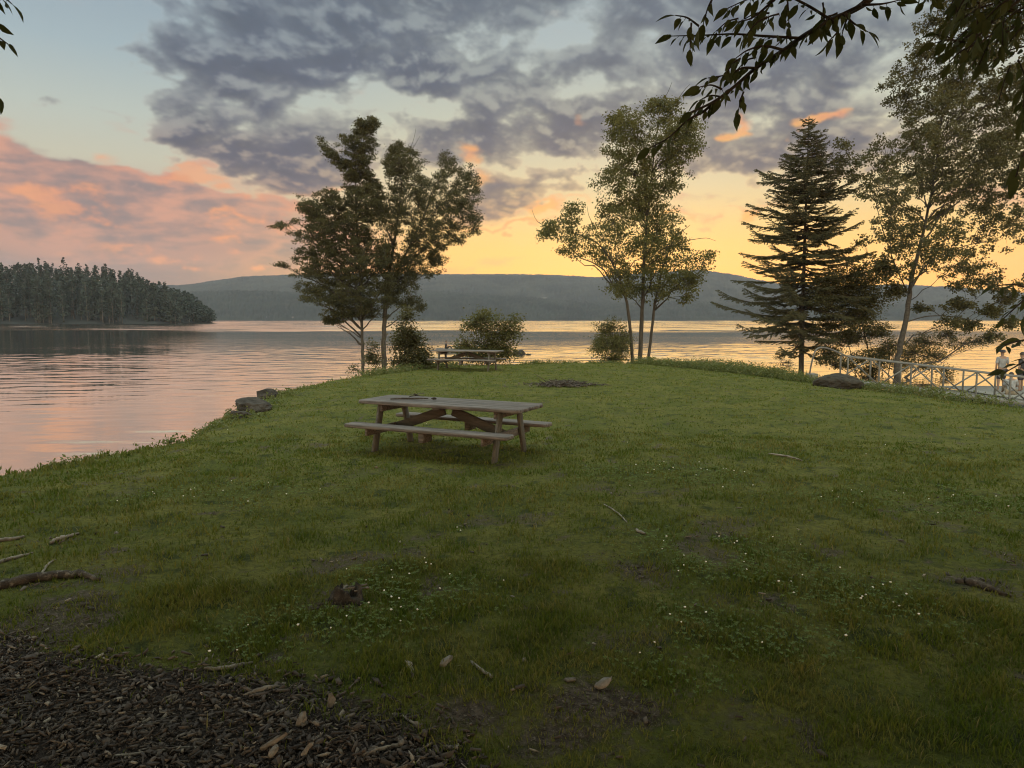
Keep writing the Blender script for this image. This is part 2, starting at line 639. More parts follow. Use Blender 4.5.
mat('maple_leaf', [(.042, .041, .015, 1), (.068, .063, .022, 1), (.09, .079, .029, 1)], 1.6, .6, trans=.3)
mat('young_leaf', [(.062, .064, .020, 1), (.098, .094, .030, 1), (.13, .12, .042, 1)], 1.6, .6, trans=.35)
mat('birch_leaf', [(.052, .050, .019, 1), (.084, .077, .029, 1), (.105, .094, .038, 1)], 1.6, .6, trans=.3)
mat('cherry_leaf', [(.048, .066, .026, 1), (.082, .098, .038, 1)], 6.0, .75, trans=.15, spec=.12)
mat('spruce_needle', [(.052, .049, .021, 1), (.080, .073, .029, 1), (.10, .086, .038, 1)], 2.0, .7, trans=.1)
mat('bark', [(.036, .029, .021, 1), (.066, .054, .039, 1), (.024, .019, .015, 1)], 9, .9, .02, 20, (1, 1, .25))
mat('birch_bark', [(.036, .030, .023, 1), (.068, .058, .045, 1), (.022, .019, .015, 1)], 6, .85, .01, 16, (1, 1, 2.2))
mat('weathered_wood', [(.088, .075, .066, 1), (.160, .138, .122, 1), (.05, .043, .038, 1)], 2.2, .8, .004, 10, (1, 16, 16), spec=.3, island=.22, lo=.4, hi=.6)
mat('weathered_leg', [(.074, .070, .058, 1), (.125, .118, .100, 1), (.055, .05, .043, 1)], 5, .8, .004, 14, (9, 9, 1.2), spec=.3)
mat('brace_wood', [(.050, .043, .035, 1), (.080, .070, .057, 1), (.042, .036, .030, 1)], 5, .8, .004, 14, (1, 14, 6), spec=.3)
mat('rock', [(.026, .022, .017, 1), (.060, .050, .039, 1), (.025, .022, .018, 1)], 4, .9, .05, 7)
mat('dark_stone', [(.026, .021, .016, 1), (.045, .037, .026, 1), (.022, .022, .016, 1)], 3, .95, .05, 7)
mat('mulch', [(.045, .035, .028, 1), (.13, .105, .085, 1), (.24, .20, .165, 1)], 16, .9, lo=.3, hi=.7, detail=2)
mat('pale_wood', [(.14, .127, .105, 1), (.23, .205, .17, 1), (.12, .10, .075, 1)], 14, .8, .003, 40)
mat('rotten_wood', [(.035, .028, .022, 1), (.075, .06, .045, 1), (.22, .19, .15, 1)], 10, .95, .02, 22)
mat('stump_wood', [(.020, .017, .013, 1), (.048, .041, .033, 1), (.09, .08, .065, 1)], 14, .95, .02, 26)
mat('dead_twig', [(.12, .10, .08, 1), (.22, .19, .15, 1)], 12, .9)
mat('white_metal', [(.085, .078, .064, 1), (.125, .116, .096, 1), (.055, .05, .041, 1)], 3, .45, spec=.5)
mat('grey_deck', [(.17, .16, .14, 1), (.25, .235, .20, 1), (.11, .10, .09, 1)], 4, .8, .004, 20, (1, 8, 1))
mat('forest_leaf', [(.028, .038, .029, 1), (.040, .052, .038, 1), (.053, .062, .044, 1)], .09, .9)
mat('forest_trunk', [(.05, .042, .034, 1), (.10, .085, .07, 1)], .3, .9)
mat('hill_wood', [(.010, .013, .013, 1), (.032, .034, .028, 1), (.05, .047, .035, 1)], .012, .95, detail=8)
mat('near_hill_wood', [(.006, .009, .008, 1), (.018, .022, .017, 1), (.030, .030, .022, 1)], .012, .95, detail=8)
mat('skin', [(.22, .14, .10, 1), (.27, .175, .125, 1)], 10, .6)
mat('white_cloth', [(.20, .20, .20, 1), (.29, .29, .285, 1)], 8, .85)
mat('grey_cloth', [(.20, .21, .23, 1), (.30, .31, .33, 1)], 8, .85)
mat('dark_cloth', [(.025, .025, .03, 1), (.05, .05, .055, 1)], 8, .9)
mat('tan_cloth', [(.20, .16, .11, 1), (.27, .22, .16, 1)], 8, .9)
mat('hair', [(.03, .02, .015, 1), (.06, .045, .03, 1)], 20, .6)
mat('house_wall', [(.26, .25, .21, 1), (.34, .32, .28, 1)], .5, .8)
mat('house_roof', [(.10, .09, .085, 1), (.16, .14, .13, 1)], .5, .9)
mat('dark_glass', [(.02, .02, .025, 1), (.03, .03, .035, 1)], .5, .15)
mat('clover_white', [(.62, .60, .52, 1), (.75, .73, .66, 1)], 30, .8)
mat('clover_leaf', [(.062, .098, .010, 1), (.092, .130, .016, 1)], 14, .6, trans=.25)
mat('weed', [(.075, .095, .030, 1), (.12, .135, .045, 1), (.17, .15, .07, 1)], 3, .7, trans=.3)

# ------------------------------------------------------------------ ground
LIP = [(-34, -60), (-26, -20), (-16, 0), (-9.5, 5.2)] + [tuple(G(*p)[:2]) for p in
       [(0, 471), (80, 457), (150, 443), (200, 431), (240, 409), (290, 386), (340, 376), (390, 369), (440, 364), (540, 361.5), (650, 362), (720, 367), (800, 377), (860, 385), (920, 391), (1024, 405)]] + \
      [(12.4, 12.6), (15, 11), (22, 6), (34, -4), (50, -60)]
LIP = np.array(LIP)
ZW = -1.45


def sdist(x, y):
    """signed distance to the lip of the bank: negative on the lawn"""
    x, y = np.asarray(x, float), np.asarray(y, float)
    d = np.full(x.shape, 1e9)
    ins = np.zeros(x.shape, bool)
    n = len(LIP)
    for i in range(n):
        a, b = LIP[i], LIP[(i + 1) % n]
        e = b - a
        t = np.clip(((x - a[0]) * e[0] + (y - a[1]) * e[1]) / (e @ e), 0, 1)
        d = np.minimum(d, np.hypot(x - a[0] - t * e[0], y - a[1] - t * e[1]))
        c = ((a[1] > y) != (b[1] > y)) & (x < (b[0] - a[0]) * (y - a[1]) / (b[1] - a[1] + 1e-12) + a[0])
        ins ^= c
    return np.where(ins, -d, d)


def hgt(x, y):
    x, y = np.asarray(x, float), np.asarray(y, float)
    s = sdist(x, y)
    u = .030 * perlin(x * .28 + 3, y * .28) + .022 * perlin(x * .9, y * .9 + 7) + .018 * perlin(x * 2.3, y * 2.3) + .012 * perlin(x * 5.1, y * 5.1 + 3)
    s2 = s + .22 * perlin(x * .8 + 9, y * .8)
    return u - 2.0 * sstep(s2, -.05, 2.1) - .10 * sstep(s2, -1.6, .2)


def h1(x, y):
    return float(hgt(np.array([x]), np.array([y]))[0])


def ground(px, py, up=0.0):
    g = G(px, py)
    for _ in range(3):
        g = G(px, py, h1(g[0], g[1]))
    g[2] += up
    return g


MULCH = np.array([G(*p)[:2] for p in [(-260, 640), (-60, 634), (0, 636), (45, 645), (90, 664), (150, 668), (220, 664), (290, 684), (350, 700), (405, 716), (440, 745), (470, 790), (480, 900), (-400, 900)]])
BARE = [(G(px, py)[:2], rx, ry, a) for px, py, rx, ry, a in [
    (600, 700, .34, .22, 1.0), (560, 730, .3, .2, .8), (645, 740, .25, .2, .5), (470, 715, .26, .2, .85), (440, 690, .3, .2, .5), (530, 690, .3, .22, .5),
    (620, 640, .28, .3, .55), (650, 575, .3, .35, .8), (600, 560, .4, .3, .45), (640, 530, .3, .4, .4), (700, 600, .3, .3, .3), (345, 595, .16, .14, .9), (310, 600, .10, .08, .7),
    (985, 588, .3, .25, .8), (730, 720, .3, .3, .5), (850, 765, .3, .2, .4), (45, 582, .5, .10, .7), (120, 578, .25, .12, .6), (800, 525, .3, .2, .4), (60, 540, .5, .12, .5),
    (430, 470, .8, .35, .45), (520, 466, .5, .3, .5), (440, 445, .9, .3, .45), (565, 384, .8, .5, .8)]]


def inpoly(x, y, poly):
    ins = np.zeros(x.shape, bool)
    n = len(poly)
    for i in range(n):
        a, b = poly[i], poly[(i + 1) % n]
        ins ^= ((a[1] > y) != (b[1] > y)) & (x < (b[0] - a[0]) * (y - a[1]) / (b[1] - a[1] + 1e-12) + a[0])
    return ins


def mulch_amt(x, y):
    """1 inside the wood-chip bed, fading over a ragged edge"""
    x, y = np.asarray(x, float), np.asarray(y, float)
    d = np.full(x.shape, 1e9)
    n = len(MULCH)
    for i in range(n):
        a, b = MULCH[i], MULCH[(i + 1) % n]
        e = b - a
        t = np.clip(((x - a[0]) * e[0] + (y - a[1]) * e[1]) / (e @ e), 0, 1)
        d = np.minimum(d, np.hypot(x - a[0] - t * e[0], y - a[1] - t * e[1]))
    s = np.where(inpoly(x, y, MULCH), -d, d)
    s = s + .20 * fbm(x * 2.2, y * 2.2, 4)
    return 1 - sstep(s, -.22, .26)


def bare_amt(x, y):
    x, y = np.asarray(x, float), np.asarray(y, float)
    b = np.zeros(x.shape)
    wx_, wy_ = .22 * fbm(x * 1.8, y * 1.8, 3), .22 * fbm(x * 1.8 + 9, y * 1.8 + 4, 3)
    for (c, rx, ry, a) in BARE:
        b = np.maximum(b, a * np.exp(-((x + wx_ - c[0]) / rx) ** 2 - ((y + wy_ - c[1]) / ry) ** 2))
    near = 1 - sstep(y, 3.0, 9.0)
    patch = np.maximum(sstep(fbm(x * .9 + 20, y * .9, 4), .08, .40) * (.40 + .30 * near), sstep(fbm(x * 2.8 + 7, y * 2.8, 3), .18, .50) * .65)
    return np.clip(np.maximum(b, patch), 0, 1)


def axis(lo, hi, c, fine, grow):
    out = [c]
    st = fine
    while out[-1] < hi:
        out.append(out[-1] + st)
        st = min(st * grow, 6)
    neg = [c]
    st = fine
    while neg[-1] > lo:
        neg.append(neg[-1] - st)
        st = min(st * grow, 6)
    return np.array(sorted(set(out + neg)))


gx = axis(-60, 70, 0.0, .06, 1.012)
gy = axis(-70, 34, 4.0, .05, 1.010)
GX, GY = np.meshgrid(gx, gy)
GZ = hgt(GX, GY)
nx, ny = len(gx), len(gy)
V = np.stack([GX, GY, GZ], -1).reshape(-1, 3)
ii = (np.arange(ny - 1)[:, None] * nx + np.arange(nx - 1)[None]).ravel()
mb = MB()
mb.V.append(V.astype(np.float32))
mb.I.append(np.stack([ii, ii + 1, ii + nx + 1, ii + nx], 1).ravel().astype(np.int32))
mb.N.append(np.full(len(ii), 4, np.int32))
mb.n = len(V)

lm = bpy.data.materials.new('lawn_ground')
lm.use_nodes = True
t = NT(lm.node_tree)
t.n.clear()
oc = t.new('ShaderNodeTexCoord').outputs['Object']
att = t.new('ShaderNodeAttribute', attribute_name='bare').outputs['Fac']
att2 = t.new('ShaderNodeAttribute', attribute_name='mulch').outputs['Fac']
na = t.noise(oc, 1.3, 6, .6)
nb_ = t.noise(oc, 22, 5, .65)
nc = t.noise(oc, 70, 3, .6)
gcol = t.mix(t.smooth(na, .35, .65), (.074, .082, .016, 1), (.118, .110, .026, 1))
gcol = t.mix(t.smooth(t.noise(oc, 3.4, 5, .65), .52, .66), gcol, (.034, .042, .012, 1))
gcol = t.mix(t.mul(t.smooth(nb_, .42, .62), .55), gcol, (.036, .042, .014, 1))
soil = t.mix(t.smooth(nb_, .4, .65), (.040, .030, .022, 1), (.095, .075, .055, 1))
soil = t.mix(t.mul(t.smooth(nc, .55, .68), .7), soil, (.17, .14, .11, 1))
mcol = t.mix(t.smooth(nc, .38, .62), (.022, .017, .014, 1), (.060, .048, .040, 1))
c = t.mix(t.smooth(t.add(att, t.mul(t.sub(nb_, .5), .7)), .30, .75), gcol, soil)
c = t.mix(t.smooth(t.add(att2, t.mul(t.sub(nb_, .5), .8)), .35, .65), c, mcol)
b = t.new('ShaderNodeBsdfPrincipled')
t.put(b.inputs['Base Color'], c)
b.inputs['Roughness'].default_value = .95
b.inputs['Specular IOR Level'].default_value = .1
bn = t.new('ShaderNodeBump')
bn.inputs['Distance'].default_value = .03
t.put(bn.inputs['Height'], t.add(nb_, t.mul(nc, .5)))
t.l.new(bn.outputs[0], b.inputs['Normal'])
t.l.new(b.outputs[0], t.new('ShaderNodeOutputMaterial').inputs['Surface'])
lawn = mb.build('lawn', lm, smooth=True)
for nm, fn in (('bare', bare_amt), ('mulch', mulch_amt)):
    a = lawn.data.attributes.new(nm, 'FLOAT', 'POINT')
    a.data.foreach_set('value', fn(GX, GY).ravel().astype(np.float32))
tag(lawn, 'lumpy green lawn on the point of land running down to the lake', kind='structure')

# ------------------------------------------------------------------ water
wm = bpy.data.materials.new('lake_water')
wm.use_nodes = True
t = NT(wm.node_tree)
t.n.clear()
oc = t.new('ShaderNodeTexCoord').outputs['Object']
ox, oy, oz = t.sep(oc)
far = t.smooth(t.add(oy, t.mul(t.sub(t.noise(oc, .012, 3), .5), 60)), 165, 215)
cat = t.noise(t.vmath('MULTIPLY', oc, (.35, 1, 1)), .05, 4, .6)           # cat's-paws of wind
w1 = t.noise(t.vmath('MULTIPLY', oc, (.55, 1.3, 1)), 1.1, 3, .55, .3)
w2 = t.noise(t.vmath('MULTIPLY', oc, (.7, 1.3, 1)), 4.2, 3, .6, .2)
w3 = t.noise(t.vmath('MULTIPLY', oc, (.5, 1.2, 1)), .22, 2, .5)
hgt_n = t.add(t.mul(w1, .55), t.add(t.mul(w2, .16), t.mul(w3, 1.2)))
calm = t.smooth(oy, 70, 95)
amp = t.add(t.mul(t.smooth(cat, .35, .7), .012), t.add(.005, t.mul(calm, .012)))
amp = t.add(amp, t.mul(far, .03))
bn = t.new('ShaderNodeBump')
bn.inputs['Strength'].default_value = 1.0
t.put(bn.inputs['Distance'], amp)
t.put(bn.inputs['Height'], hgt_n)
b = t.new('ShaderNodeBsdfPrincipled')
b.inputs['Base Color'].default_value = (.030, .028, .026, 1)
t.put(b.inputs['Roughness'], t.add(.04, t.mul(far, .03)))
b.inputs['IOR'].default_value = 1.333
t.l.new(bn.outputs[0], b.inputs['Normal'])
gl_ = t.new('ShaderNodeBsdfGlossy')
gl_.inputs['Color'].default_value = (1, 1, 1, 1)
gl_.inputs['Roughness'].default_value = .05
t.l.new(bn.outputs[0], gl_.inputs['Normal'])
ms = t.new('ShaderNodeMixShader')
ms.inputs[0].default_value = .5
t.l.new(b.outputs[0], ms.inputs[1])
t.l.new(gl_.outputs[0], ms.inputs[2])
t.l.new(ms.outputs[0], t.new('ShaderNodeOutputMaterial').inputs['Surface'])
wy = [-30.0, -10.0, 2.0, 5.0]
while wy[-1] < 95:
    wy.append(wy[-1] + .085 + .0022 * max(wy[-1] - 8, 0))
while wy[-1] < 150:
    wy.append(wy[-1] + 4)
while wy[-1] < 900:
    wy.append(wy[-1] + 1.1)
while wy[-1] < 3000:
    wy.append(wy[-1] + 150)
wy[-1] = 3000
wx = list(np.arange(-72, 84, .33))
wx = [-3100, -1200] + list(np.arange(-800, -72, 9.0)) + wx + list(np.arange(88, 800, 9.0)) + [1200, 3100]
WX, WY = np.meshgrid(np.array(wx), np.array(wy))
fade = (1 - .75 * sstep(WY + 14 * perlin(WX * .02, WY * .02) + 24 * sstep(-WX, 8, 40), 62, 90)) * (1 - sstep(WY, 92, 100)) * (1 - sstep(np.abs(WX), 60, 71))
gust = .65 + .7 * sstep(fbm(WX * .035 + 5, WY * .07, 3), -.25, .3)
WZ = .014 * perlin(WX * .30 + .2 * perlin(WX * .2, WY * .2), WY * .80) + .008 * perlin(WX * .7 + 3, WY * 1.7) + .0028 * perlin(WX * 1.5, WY * 3.6 + 5)
chop = sstep(WY + 22 * perlin(WX * .012, WY * .03), 158, 190) * (1 - sstep(WY, 780, 880))
WZ = ZW + WZ * fade * gust * (1 + .9 * sstep(WY, 28, 60)) + .36 * chop * perlin(WX * .035, WY * .16) * (.6 + .8 * np.abs(perlin(WX * .011 + 4, WY * .02)))
nx, ny = len(wx), len(wy)
ii = (np.arange(ny - 1)[:, None] * nx + np.arange(nx - 1)[None]).ravel()
mb = MB()
mb.V.append(np.stack([WX, WY, WZ], -1).reshape(-1, 3).astype(np.float32))
mb.I.append(np.stack([ii, ii + 1, ii + nx + 1, ii + nx], 1).ravel().astype(np.int32))
mb.N.append(np.full(len(ii), 4, np.int32))
mb.n = nx * ny
tag(mb.build('lake', wm, smooth=True), 'wide calm lake with light ripples reflecting the sunset sky', kind='structure')

# ------------------------------------------------------------------ far hills
def profile(pts, azd):
    a = [math.degrees(math.atan2(ray(px, 318)[0], ray(px, 318)[1])) for px, _ in pts]
    e = [math.tan(math.radians(az_el(px, py)[1])) for px, py in pts]
    return np.interp(azd, a, e)


def hill(name, label, pts, d0, d1, a0, a1, rows, da, tree, seed, mname='hill_wood'):
    azd = np.arange(a0, a1, da)
    rr = np.linspace(0, 1, rows)
    A, R = np.meshgrid(azd, rr)
    dist = d0 + (d1 - d0) * R
    top = profile(pts, A) * d1 + CZ - ZW + tree * .5 * fbm(A * 1.5 + seed, A * 0 + seed, 4)
    shape = np.sin(R * np.pi / 2) ** 1.15
    z = top * shape * (1 + .10 * fbm(A * .35 + seed, R * 3 + seed, 5) * (1 - R))
    rs = np.random.RandomState(seed)
    z = z + tree * (rs.rand(*z.shape) - .4) * np.minimum(1, z / 6 + .3)
    z[0] = -2
    X = np.sin(np.radians(A)) * dist / np.cos(np.radians(A)) ** .5
    Y = np.cos(np.radians(A)) * dist / np.cos(np.radians(A)) ** .5
    Vv = np.stack([X, Y, z + ZW], -1)
    back = Vv[-1:].copy()
    back[..., 0] *= 1.08
    back[..., 1] *= 1.08
    back[..., 2] = ZW - 1.5
    Vv = np.concatenate([Vv, back])
    n = len(azd)
    k = (np.arange(rows)[:, None] * n + np.arange(n - 1)[None]).ravel()
    m = MB()
    m.V.append(Vv.reshape(-1, 3).astype(np.float32))
    m.I.append(np.stack([k, k + 1, k + n + 1, k + n], 1).ravel().astype(np.int32))
    m.N.append(np.full(len(k), 4, np.int32))
    m.n = Vv.size // 3
    return tag(m.build(name, M[mname]), label, kind='structure')


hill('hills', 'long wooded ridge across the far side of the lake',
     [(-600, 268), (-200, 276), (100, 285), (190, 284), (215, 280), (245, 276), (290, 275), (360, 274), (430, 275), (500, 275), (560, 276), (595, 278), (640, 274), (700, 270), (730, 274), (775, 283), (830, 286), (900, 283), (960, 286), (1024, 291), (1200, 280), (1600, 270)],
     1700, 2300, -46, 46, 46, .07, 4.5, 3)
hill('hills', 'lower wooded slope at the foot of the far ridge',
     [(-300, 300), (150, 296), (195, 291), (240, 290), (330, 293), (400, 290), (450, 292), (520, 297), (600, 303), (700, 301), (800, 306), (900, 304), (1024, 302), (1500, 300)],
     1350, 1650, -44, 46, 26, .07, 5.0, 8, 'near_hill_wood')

# ------------------------------------------------------------------ wooded point on the left
def pen_edge(px, d):
    r = ray(px, 318)
    return np.array([r[0] / r[1] * d, d])


mb = MB()
pa = np.linspace(-52, -22.6, 160)
rows = 22
A, R = np.meshgrid(pa, np.linspace(0, 1, rows))
endf = sstep(-A, 22.7, 25.5)
dist = (455 + 30 * (1 - endf) + 10 * fbm(A * .5, A * 0, 3)) + R * (30 + 150 * endf)
z = (16 * np.sin(R * np.pi * .55) * endf ** .7 + .5 * np.sqrt(R)) * (.75 + .25 * sstep(-A, 24, 30)) + ZW - .3
X, Y = np.sin(np.radians(A)) * dist, np.cos(np.radians(A)) * dist
nA = len(pa)
k = (np.arange(rows - 1)[:, None] * nA + np.arange(nA - 1)[None]).ravel()
mb.V.append(np.stack([X, Y, z], -1).reshape(-1, 3).astype(np.float32))
mb.I.append(np.stack([k, k + 1, k + nA + 1, k + nA], 1).ravel().astype(np.int32))
mb.N.append(np.full(len(k), 4, np.int32))
mb.n = X.size
tag(mb.build('terrain', M['hill_wood'], smooth=True), 'low wooded point of land on the left shore', kind='structure')

fl, ft = MB(), MB()
rs = np.random.RandomState(4)
cs, ts_, ns, ls = [], [], [], []
for _ in range(760):
    a = -22.9 - rs.rand() ** 1.15 * 24
    r = rs.rand() ** 1.3 * .8
    e = float(sstep(np.array(-a), 22.7, 25.5))
    d = 455 + 30 * (1 - e) + 6 + r * (24 + 130 * e)
    zz = (16 * math.sin(r * math.pi * .55) * e ** .7) * (.75 + .25 * float(sstep(np.array(-a), 24, 30))) + ZW
    x, y = math.sin(math.radians(a)) * d, math.cos(math.radians(a)) * d
    Hh = (.42 + .58 * float(sstep(np.array(-a), 22.2, 31.0))) * (16 + 10 * rs.rand()) * (.72 + .28 * min(1, e + .25)) * (1.1 if rs.rand() < .15 else 1)
    ft.tube([(x, y, zz - 1), (x, y, zz + Hh * .9)], [.28, .1], 4, False)
    pine = rs.rand() < .45
    nq = 170
    u = rs.rand(nq) ** .8
    lowb = .18 if pine else .05
    hz = lowb + (1 - lowb) * u
    prof = (1 - u) ** .6 * (.55 + .45 * np.sin(u * 14 + rs.rand() * 6)) + .12 if pine else np.sqrt(np.maximum(.05, 1 - (2 * u - .9) ** 2))
    rad = (3.0 + 1.6 * rs.rand()) * prof
    th = rs.rand(nq) * 6.28
    q = np.sqrt(rs.rand(nq)) * rad
    cs.append(np.stack([x + q * np.cos(th), y + q * np.sin(th), zz + Hh * hz], 1))
    ts_.append(rs.randn(nq, 3) * (1, 1, .35))
    ns.append(rs.randn(nq, 3) * (.6, .6, 1))
    ls.append(.8 + 1.0 * rs.rand(nq))
c_, t_, n_, l_ = np.concatenate(cs), np.concatenate(ts_), np.concatenate(ns), np.concatenate(ls)
leaf_quads(fl, c_, t_, n_, l_, l_ * .75)
wood = tag(empty('forest', (0, 0, 0)), 'dark mixed pine wood covering the low point on the left shore', kind='stuff')
fl.build('crowns', M['forest_leaf'], wood)['kind'] = 'stuff'
ft.build('trunks', M['forest_trunk'], wood)['kind'] = 'stuff'

# small pale things on the far shores
ps = P(100, 318.5, 452)
bo = tag(empty('motorboat', (ps[0], ps[1], ZW), .1), 'tiny white motorboat moored at the foot of the dark pine wood on the left shore', 'boat')
mb = MB()
L, Bm = 5.5, 2.0
st = [(-1, .8, .9), (-.5, 1, .8), (0, 1, .8), (.5, .8, .9), (.85, .35, 1.05), (1, .03, 1.15)]
V, Fc = [], []
for q, bw, dz_ in st:
    xx = q * L / 2
    V += [(xx, -Bm / 2 * bw, dz_), (xx, -Bm / 2 * bw * .7, 0), (xx, Bm / 2 * bw * .7, 0), (xx, Bm / 2 * bw, dz_)]
for i in range(len(st) - 1):
    for j in range(3):
        a = i * 4 + j
        Fc.append((a, a + 1, a + 5, a + 4))
    Fc.append((i * 4 + 3, i * 4, i * 4 + 4, i * 4 + 7))
Fc.append((0, 3, 2, 1))
HULL_V, HULL_F = np.array(V), Fc
mb.raw(V, Fc).build('hull', M['white_metal'], bo)
MB().box((-.2, 0, 1.25), (1.6, 1.4, .8), None, .12).build('cabin', M['white_metal'], bo)

for px_, lb in ((268, 'left one of two tiny pale cottages at the far waterline'), (292, 'right one of two tiny pale cottages at the far waterline')):
    cp_ = P(px_, 318, 1338)
    co_ = tag(empty('cottage', (cp_[0], cp_[1], ZW - .5)), lb, 'cottage', 'cottages on the far waterline')
    MB().box((0, 0, 2), (7, 5, 4)).build('wall', M['house_wall'], co_)
    MB().raw([(-4, -3, 4.02), (4, -3, 4.02), (4, 3, 4.02), (-4, 3, 4.02), (-4, 0, 6.2), (4, 0, 6.2)], [(0, 1, 5, 4), (2, 3, 4, 5), (0, 4, 3), (1, 2, 5), (3, 2, 1, 0)]).build('roof', M['house_roof'], co_)
hp = P(545, 299, 1600)
ho = tag(empty('house', (hp[0], hp[1] + 8, hp[2] - 6)), 'tiny pale house among the trees on the far slope', 'house')
MB().box((0, 0, 2.5), (9, 7, 9), None, 0).build('wall', M['house_wall'], ho)
MB().raw([(-5, -4, 7.05), (5, -4, 7.05), (5, 4, 7.05), (-5, 4, 7.05), (-5, 0, 10), (5, 0, 10)], [(0, 1, 5, 4), (2, 3, 4, 5), (0, 4, 3), (1, 2, 5), (3, 2, 1, 0)]).build('roof', M['house_roof'], ho)
wn = MB()
for xx in (-2.4, 2.4):
    MB().box((xx, -3.55, 3.5), (1.6, .08, 1.6)).build('window', M['dark_glass'], ho)

# ------------------------------------------------------------------ trees
LEAFY = 5.2


def leafy(name, label, cat, y0, trunks, lobes, leaf=.10, dens=.8, seed=1, lmat='maple_leaf', bmat='bark', group=None, flat=.55, cr=.19, per=36, limb=.035, tilt=.75, base_px=None, wmul=.78, twigs=(), rnd=1.32, sil=None):
    """crown given as ellipses (px, py, rx, ry[, depth offset]) at distance y0, hung on trunks [(px, py, radius, depth offset)]"""
    rs = np.random.RandomState(seed)
    s = y0 / F
    b = trunks[0][0]
    base = P(b[0], b[1], y0)
    base[2] = h1(base[0], base[1]) - .03
    root = tag(empty(name, base), label, cat, group)
    off = base
    paths, mbs, tids = [], [], []
    for tr in trunks:
        pts = np.array([np.append(P(q[0], q[1], y0 + (q[3] if len(q) > 3 else 0)), q[2]) for q in tr])
        if abs(tr[0][1] - b[1]) < 6:
            pts[0, 2] = h1(pts[0, 0], pts[0, 1]) - .05
        pts = smooth_path(pts, 6)
        paths.append(pts)
        tm = MB()
        rad = pts[:, 3].copy()
        if rad[0] > .04 and abs(tr[0][1] - b[1]) < 6:
            rad[:3] *= np.array([1.45, 1.2, 1.06])
        wig = pts[:, :3] + np.stack([.5 * rad * rs.randn(len(rad)), .5 * rad * rs.randn(len(rad)), 0 * rad], 1) * .35
        tm.tube(wig - off, rad, 9, jit=.05, rs=rs)
        mbs.append(tm)
        tids += [len(mbs) - 1] * len(pts)
    allp = np.concatenate(paths)
    C, T, N, Ls = [], [], [], []
    for lb in lobes or ():
        px, py, rx, ry = lb[:4]
        k = (lb[5] if len(lb) > 5 else 1.0) * (.75 + .5 * rs.rand())
        px, py = px + rs.randn() * .10 * rx, py + rs.randn() * .40 * ry
        ry = ry * rnd
        c = P(px, py, y0)
        dep = min(rx, ry * 1.3) * s * .9
        dyo = lb[4] if len(lb) > 4 and lb[4] is not None else rs.randn() * .35 * max(rx, ry) * s
        c[1] += dyo
        hd = np.hypot(allp[:, 0] - c[0], allp[:, 1] - c[1])
        score = np.abs(allp[:, 2] - (c[2] - .55 * hd)) + .45 * hd + np.where(allp[:, 2] > c[2] + .1, 3.0, 0)
        j = int(np.argmin(score))
        st = allp[j]
        wood = mbs[tids[j]]
        dist = np.linalg.norm(c - st[:3])
        lr = min(st[3] * .75, limb * (.5 + .35 * dist))
        limbp = bez(st[:3], c, (0, 0, .12 * dist * rs.rand()), 8)
        limbp[1:-1] += rs.randn(6, 3) * .03 * dist * .5
        wood.tube(limbp - off, np.linspace(lr, .007, 8), 6)
        nl = rx * ry * math.pi * dens * k * LEAFY
        nc = max(3, int(nl / per))
        p = unit(rs.randn(nc, 3)) * (rs.rand(nc, 1) ** .45) * np.array([rx * s, dep, ry * s])
        cc = c + p
        gap = fbm(cc[:, 0] * 1.5 + seed, cc[:, 2] * 1.7 + cc[:, 1] * .6, 3)
        cc = cc[gap > -.26] if (gap > -.26).sum() > 1 else cc[:2]
        nc = len(cc)
        for q in cc:
            i = rs.randint(3, 8)
            a = limbp[i]
            if np.linalg.norm(q - a) > .05:
                wood.tube(bez(a, q, (0, 0, .04), 4) - off, [.009, .007, .005, .003], 4, False)
        m = rs.poisson(per, nc)
        ci = np.repeat(np.arange(nc), m)
        nn = len(ci)
        g = rs.randn(nn, 3) * cr * np.array([1, 1, flat])
        C.append(cc[ci] + g)
        out = unit(cc[ci] - st[:3]) + .7 * unit(g)
        T.append(out * np.array([1, 1, .6]) + rs.randn(nn, 3) * .55 - np.array([0, 0, .30]))
        N.append(np.array([0, 0, 1.0]) + rs.randn(nn, 3) * tilt)
        Ls.append(leaf * (.65 + .6 * rs.rand(nn)))
    if sil:                                                 # clusters spread at random through an outline, hung on many limbs
        poly, nlimb, ncl = np.array(sil[0], float), sil[1], sil[2]
        lo, hi = poly.min(0), poly.max(0)

        def pick(n_):
            got = []
            while sum(map(len, got)) < n_:
                q = lo + (hi - lo) * rs.rand(n_ * 2, 2)
                got.append(q[inpoly(q[:, 0], q[:, 1], poly)])
            return np.concatenate(got)[:n_]

        def deep(px_, py_):
            row = inpoly(np.linspace(lo[0], hi[0], 60), np.full(60, py_), poly).sum() * (hi[0] - lo[0]) / 60
            return rs.uniform(-.42, .42) * row * s
        ends, lps, lpt = pick(nlimb), [], []
        for q in ends:
            c = P(q[0], q[1], y0)
            c[1] += deep(*q)
            hd = np.hypot(allp[:, 0] - c[0], allp[:, 1] - c[1])
            score = np.abs(allp[:, 2] - (c[2] - .75 * hd)) + .5 * hd + np.where(allp[:, 2] > c[2] + .05, 3.0, 0)
            j = int(np.argmin(score))
            st, wood = allp[j], mbs[tids[j]]
            lpt += [tids[j]] * 7
            dist = np.linalg.norm(c - st[:3])
            lp = bez(st[:3], c, (0, 0, .10 * dist), 9)
            lp[1:-1] += rs.randn(7, 3) * .02 * dist
            wood.tube(lp - off, np.linspace(min(st[3] * .7, limb * (.5 + .35 * dist)), .006, 9), 5)
            lps.append(lp[2:])
        lps = np.concatenate(lps)
        q = pick(ncl)
        cc = np.array([P(a_, b_, y0) + np.array([0, deep(a_, b_), 0]) for a_, b_ in q])
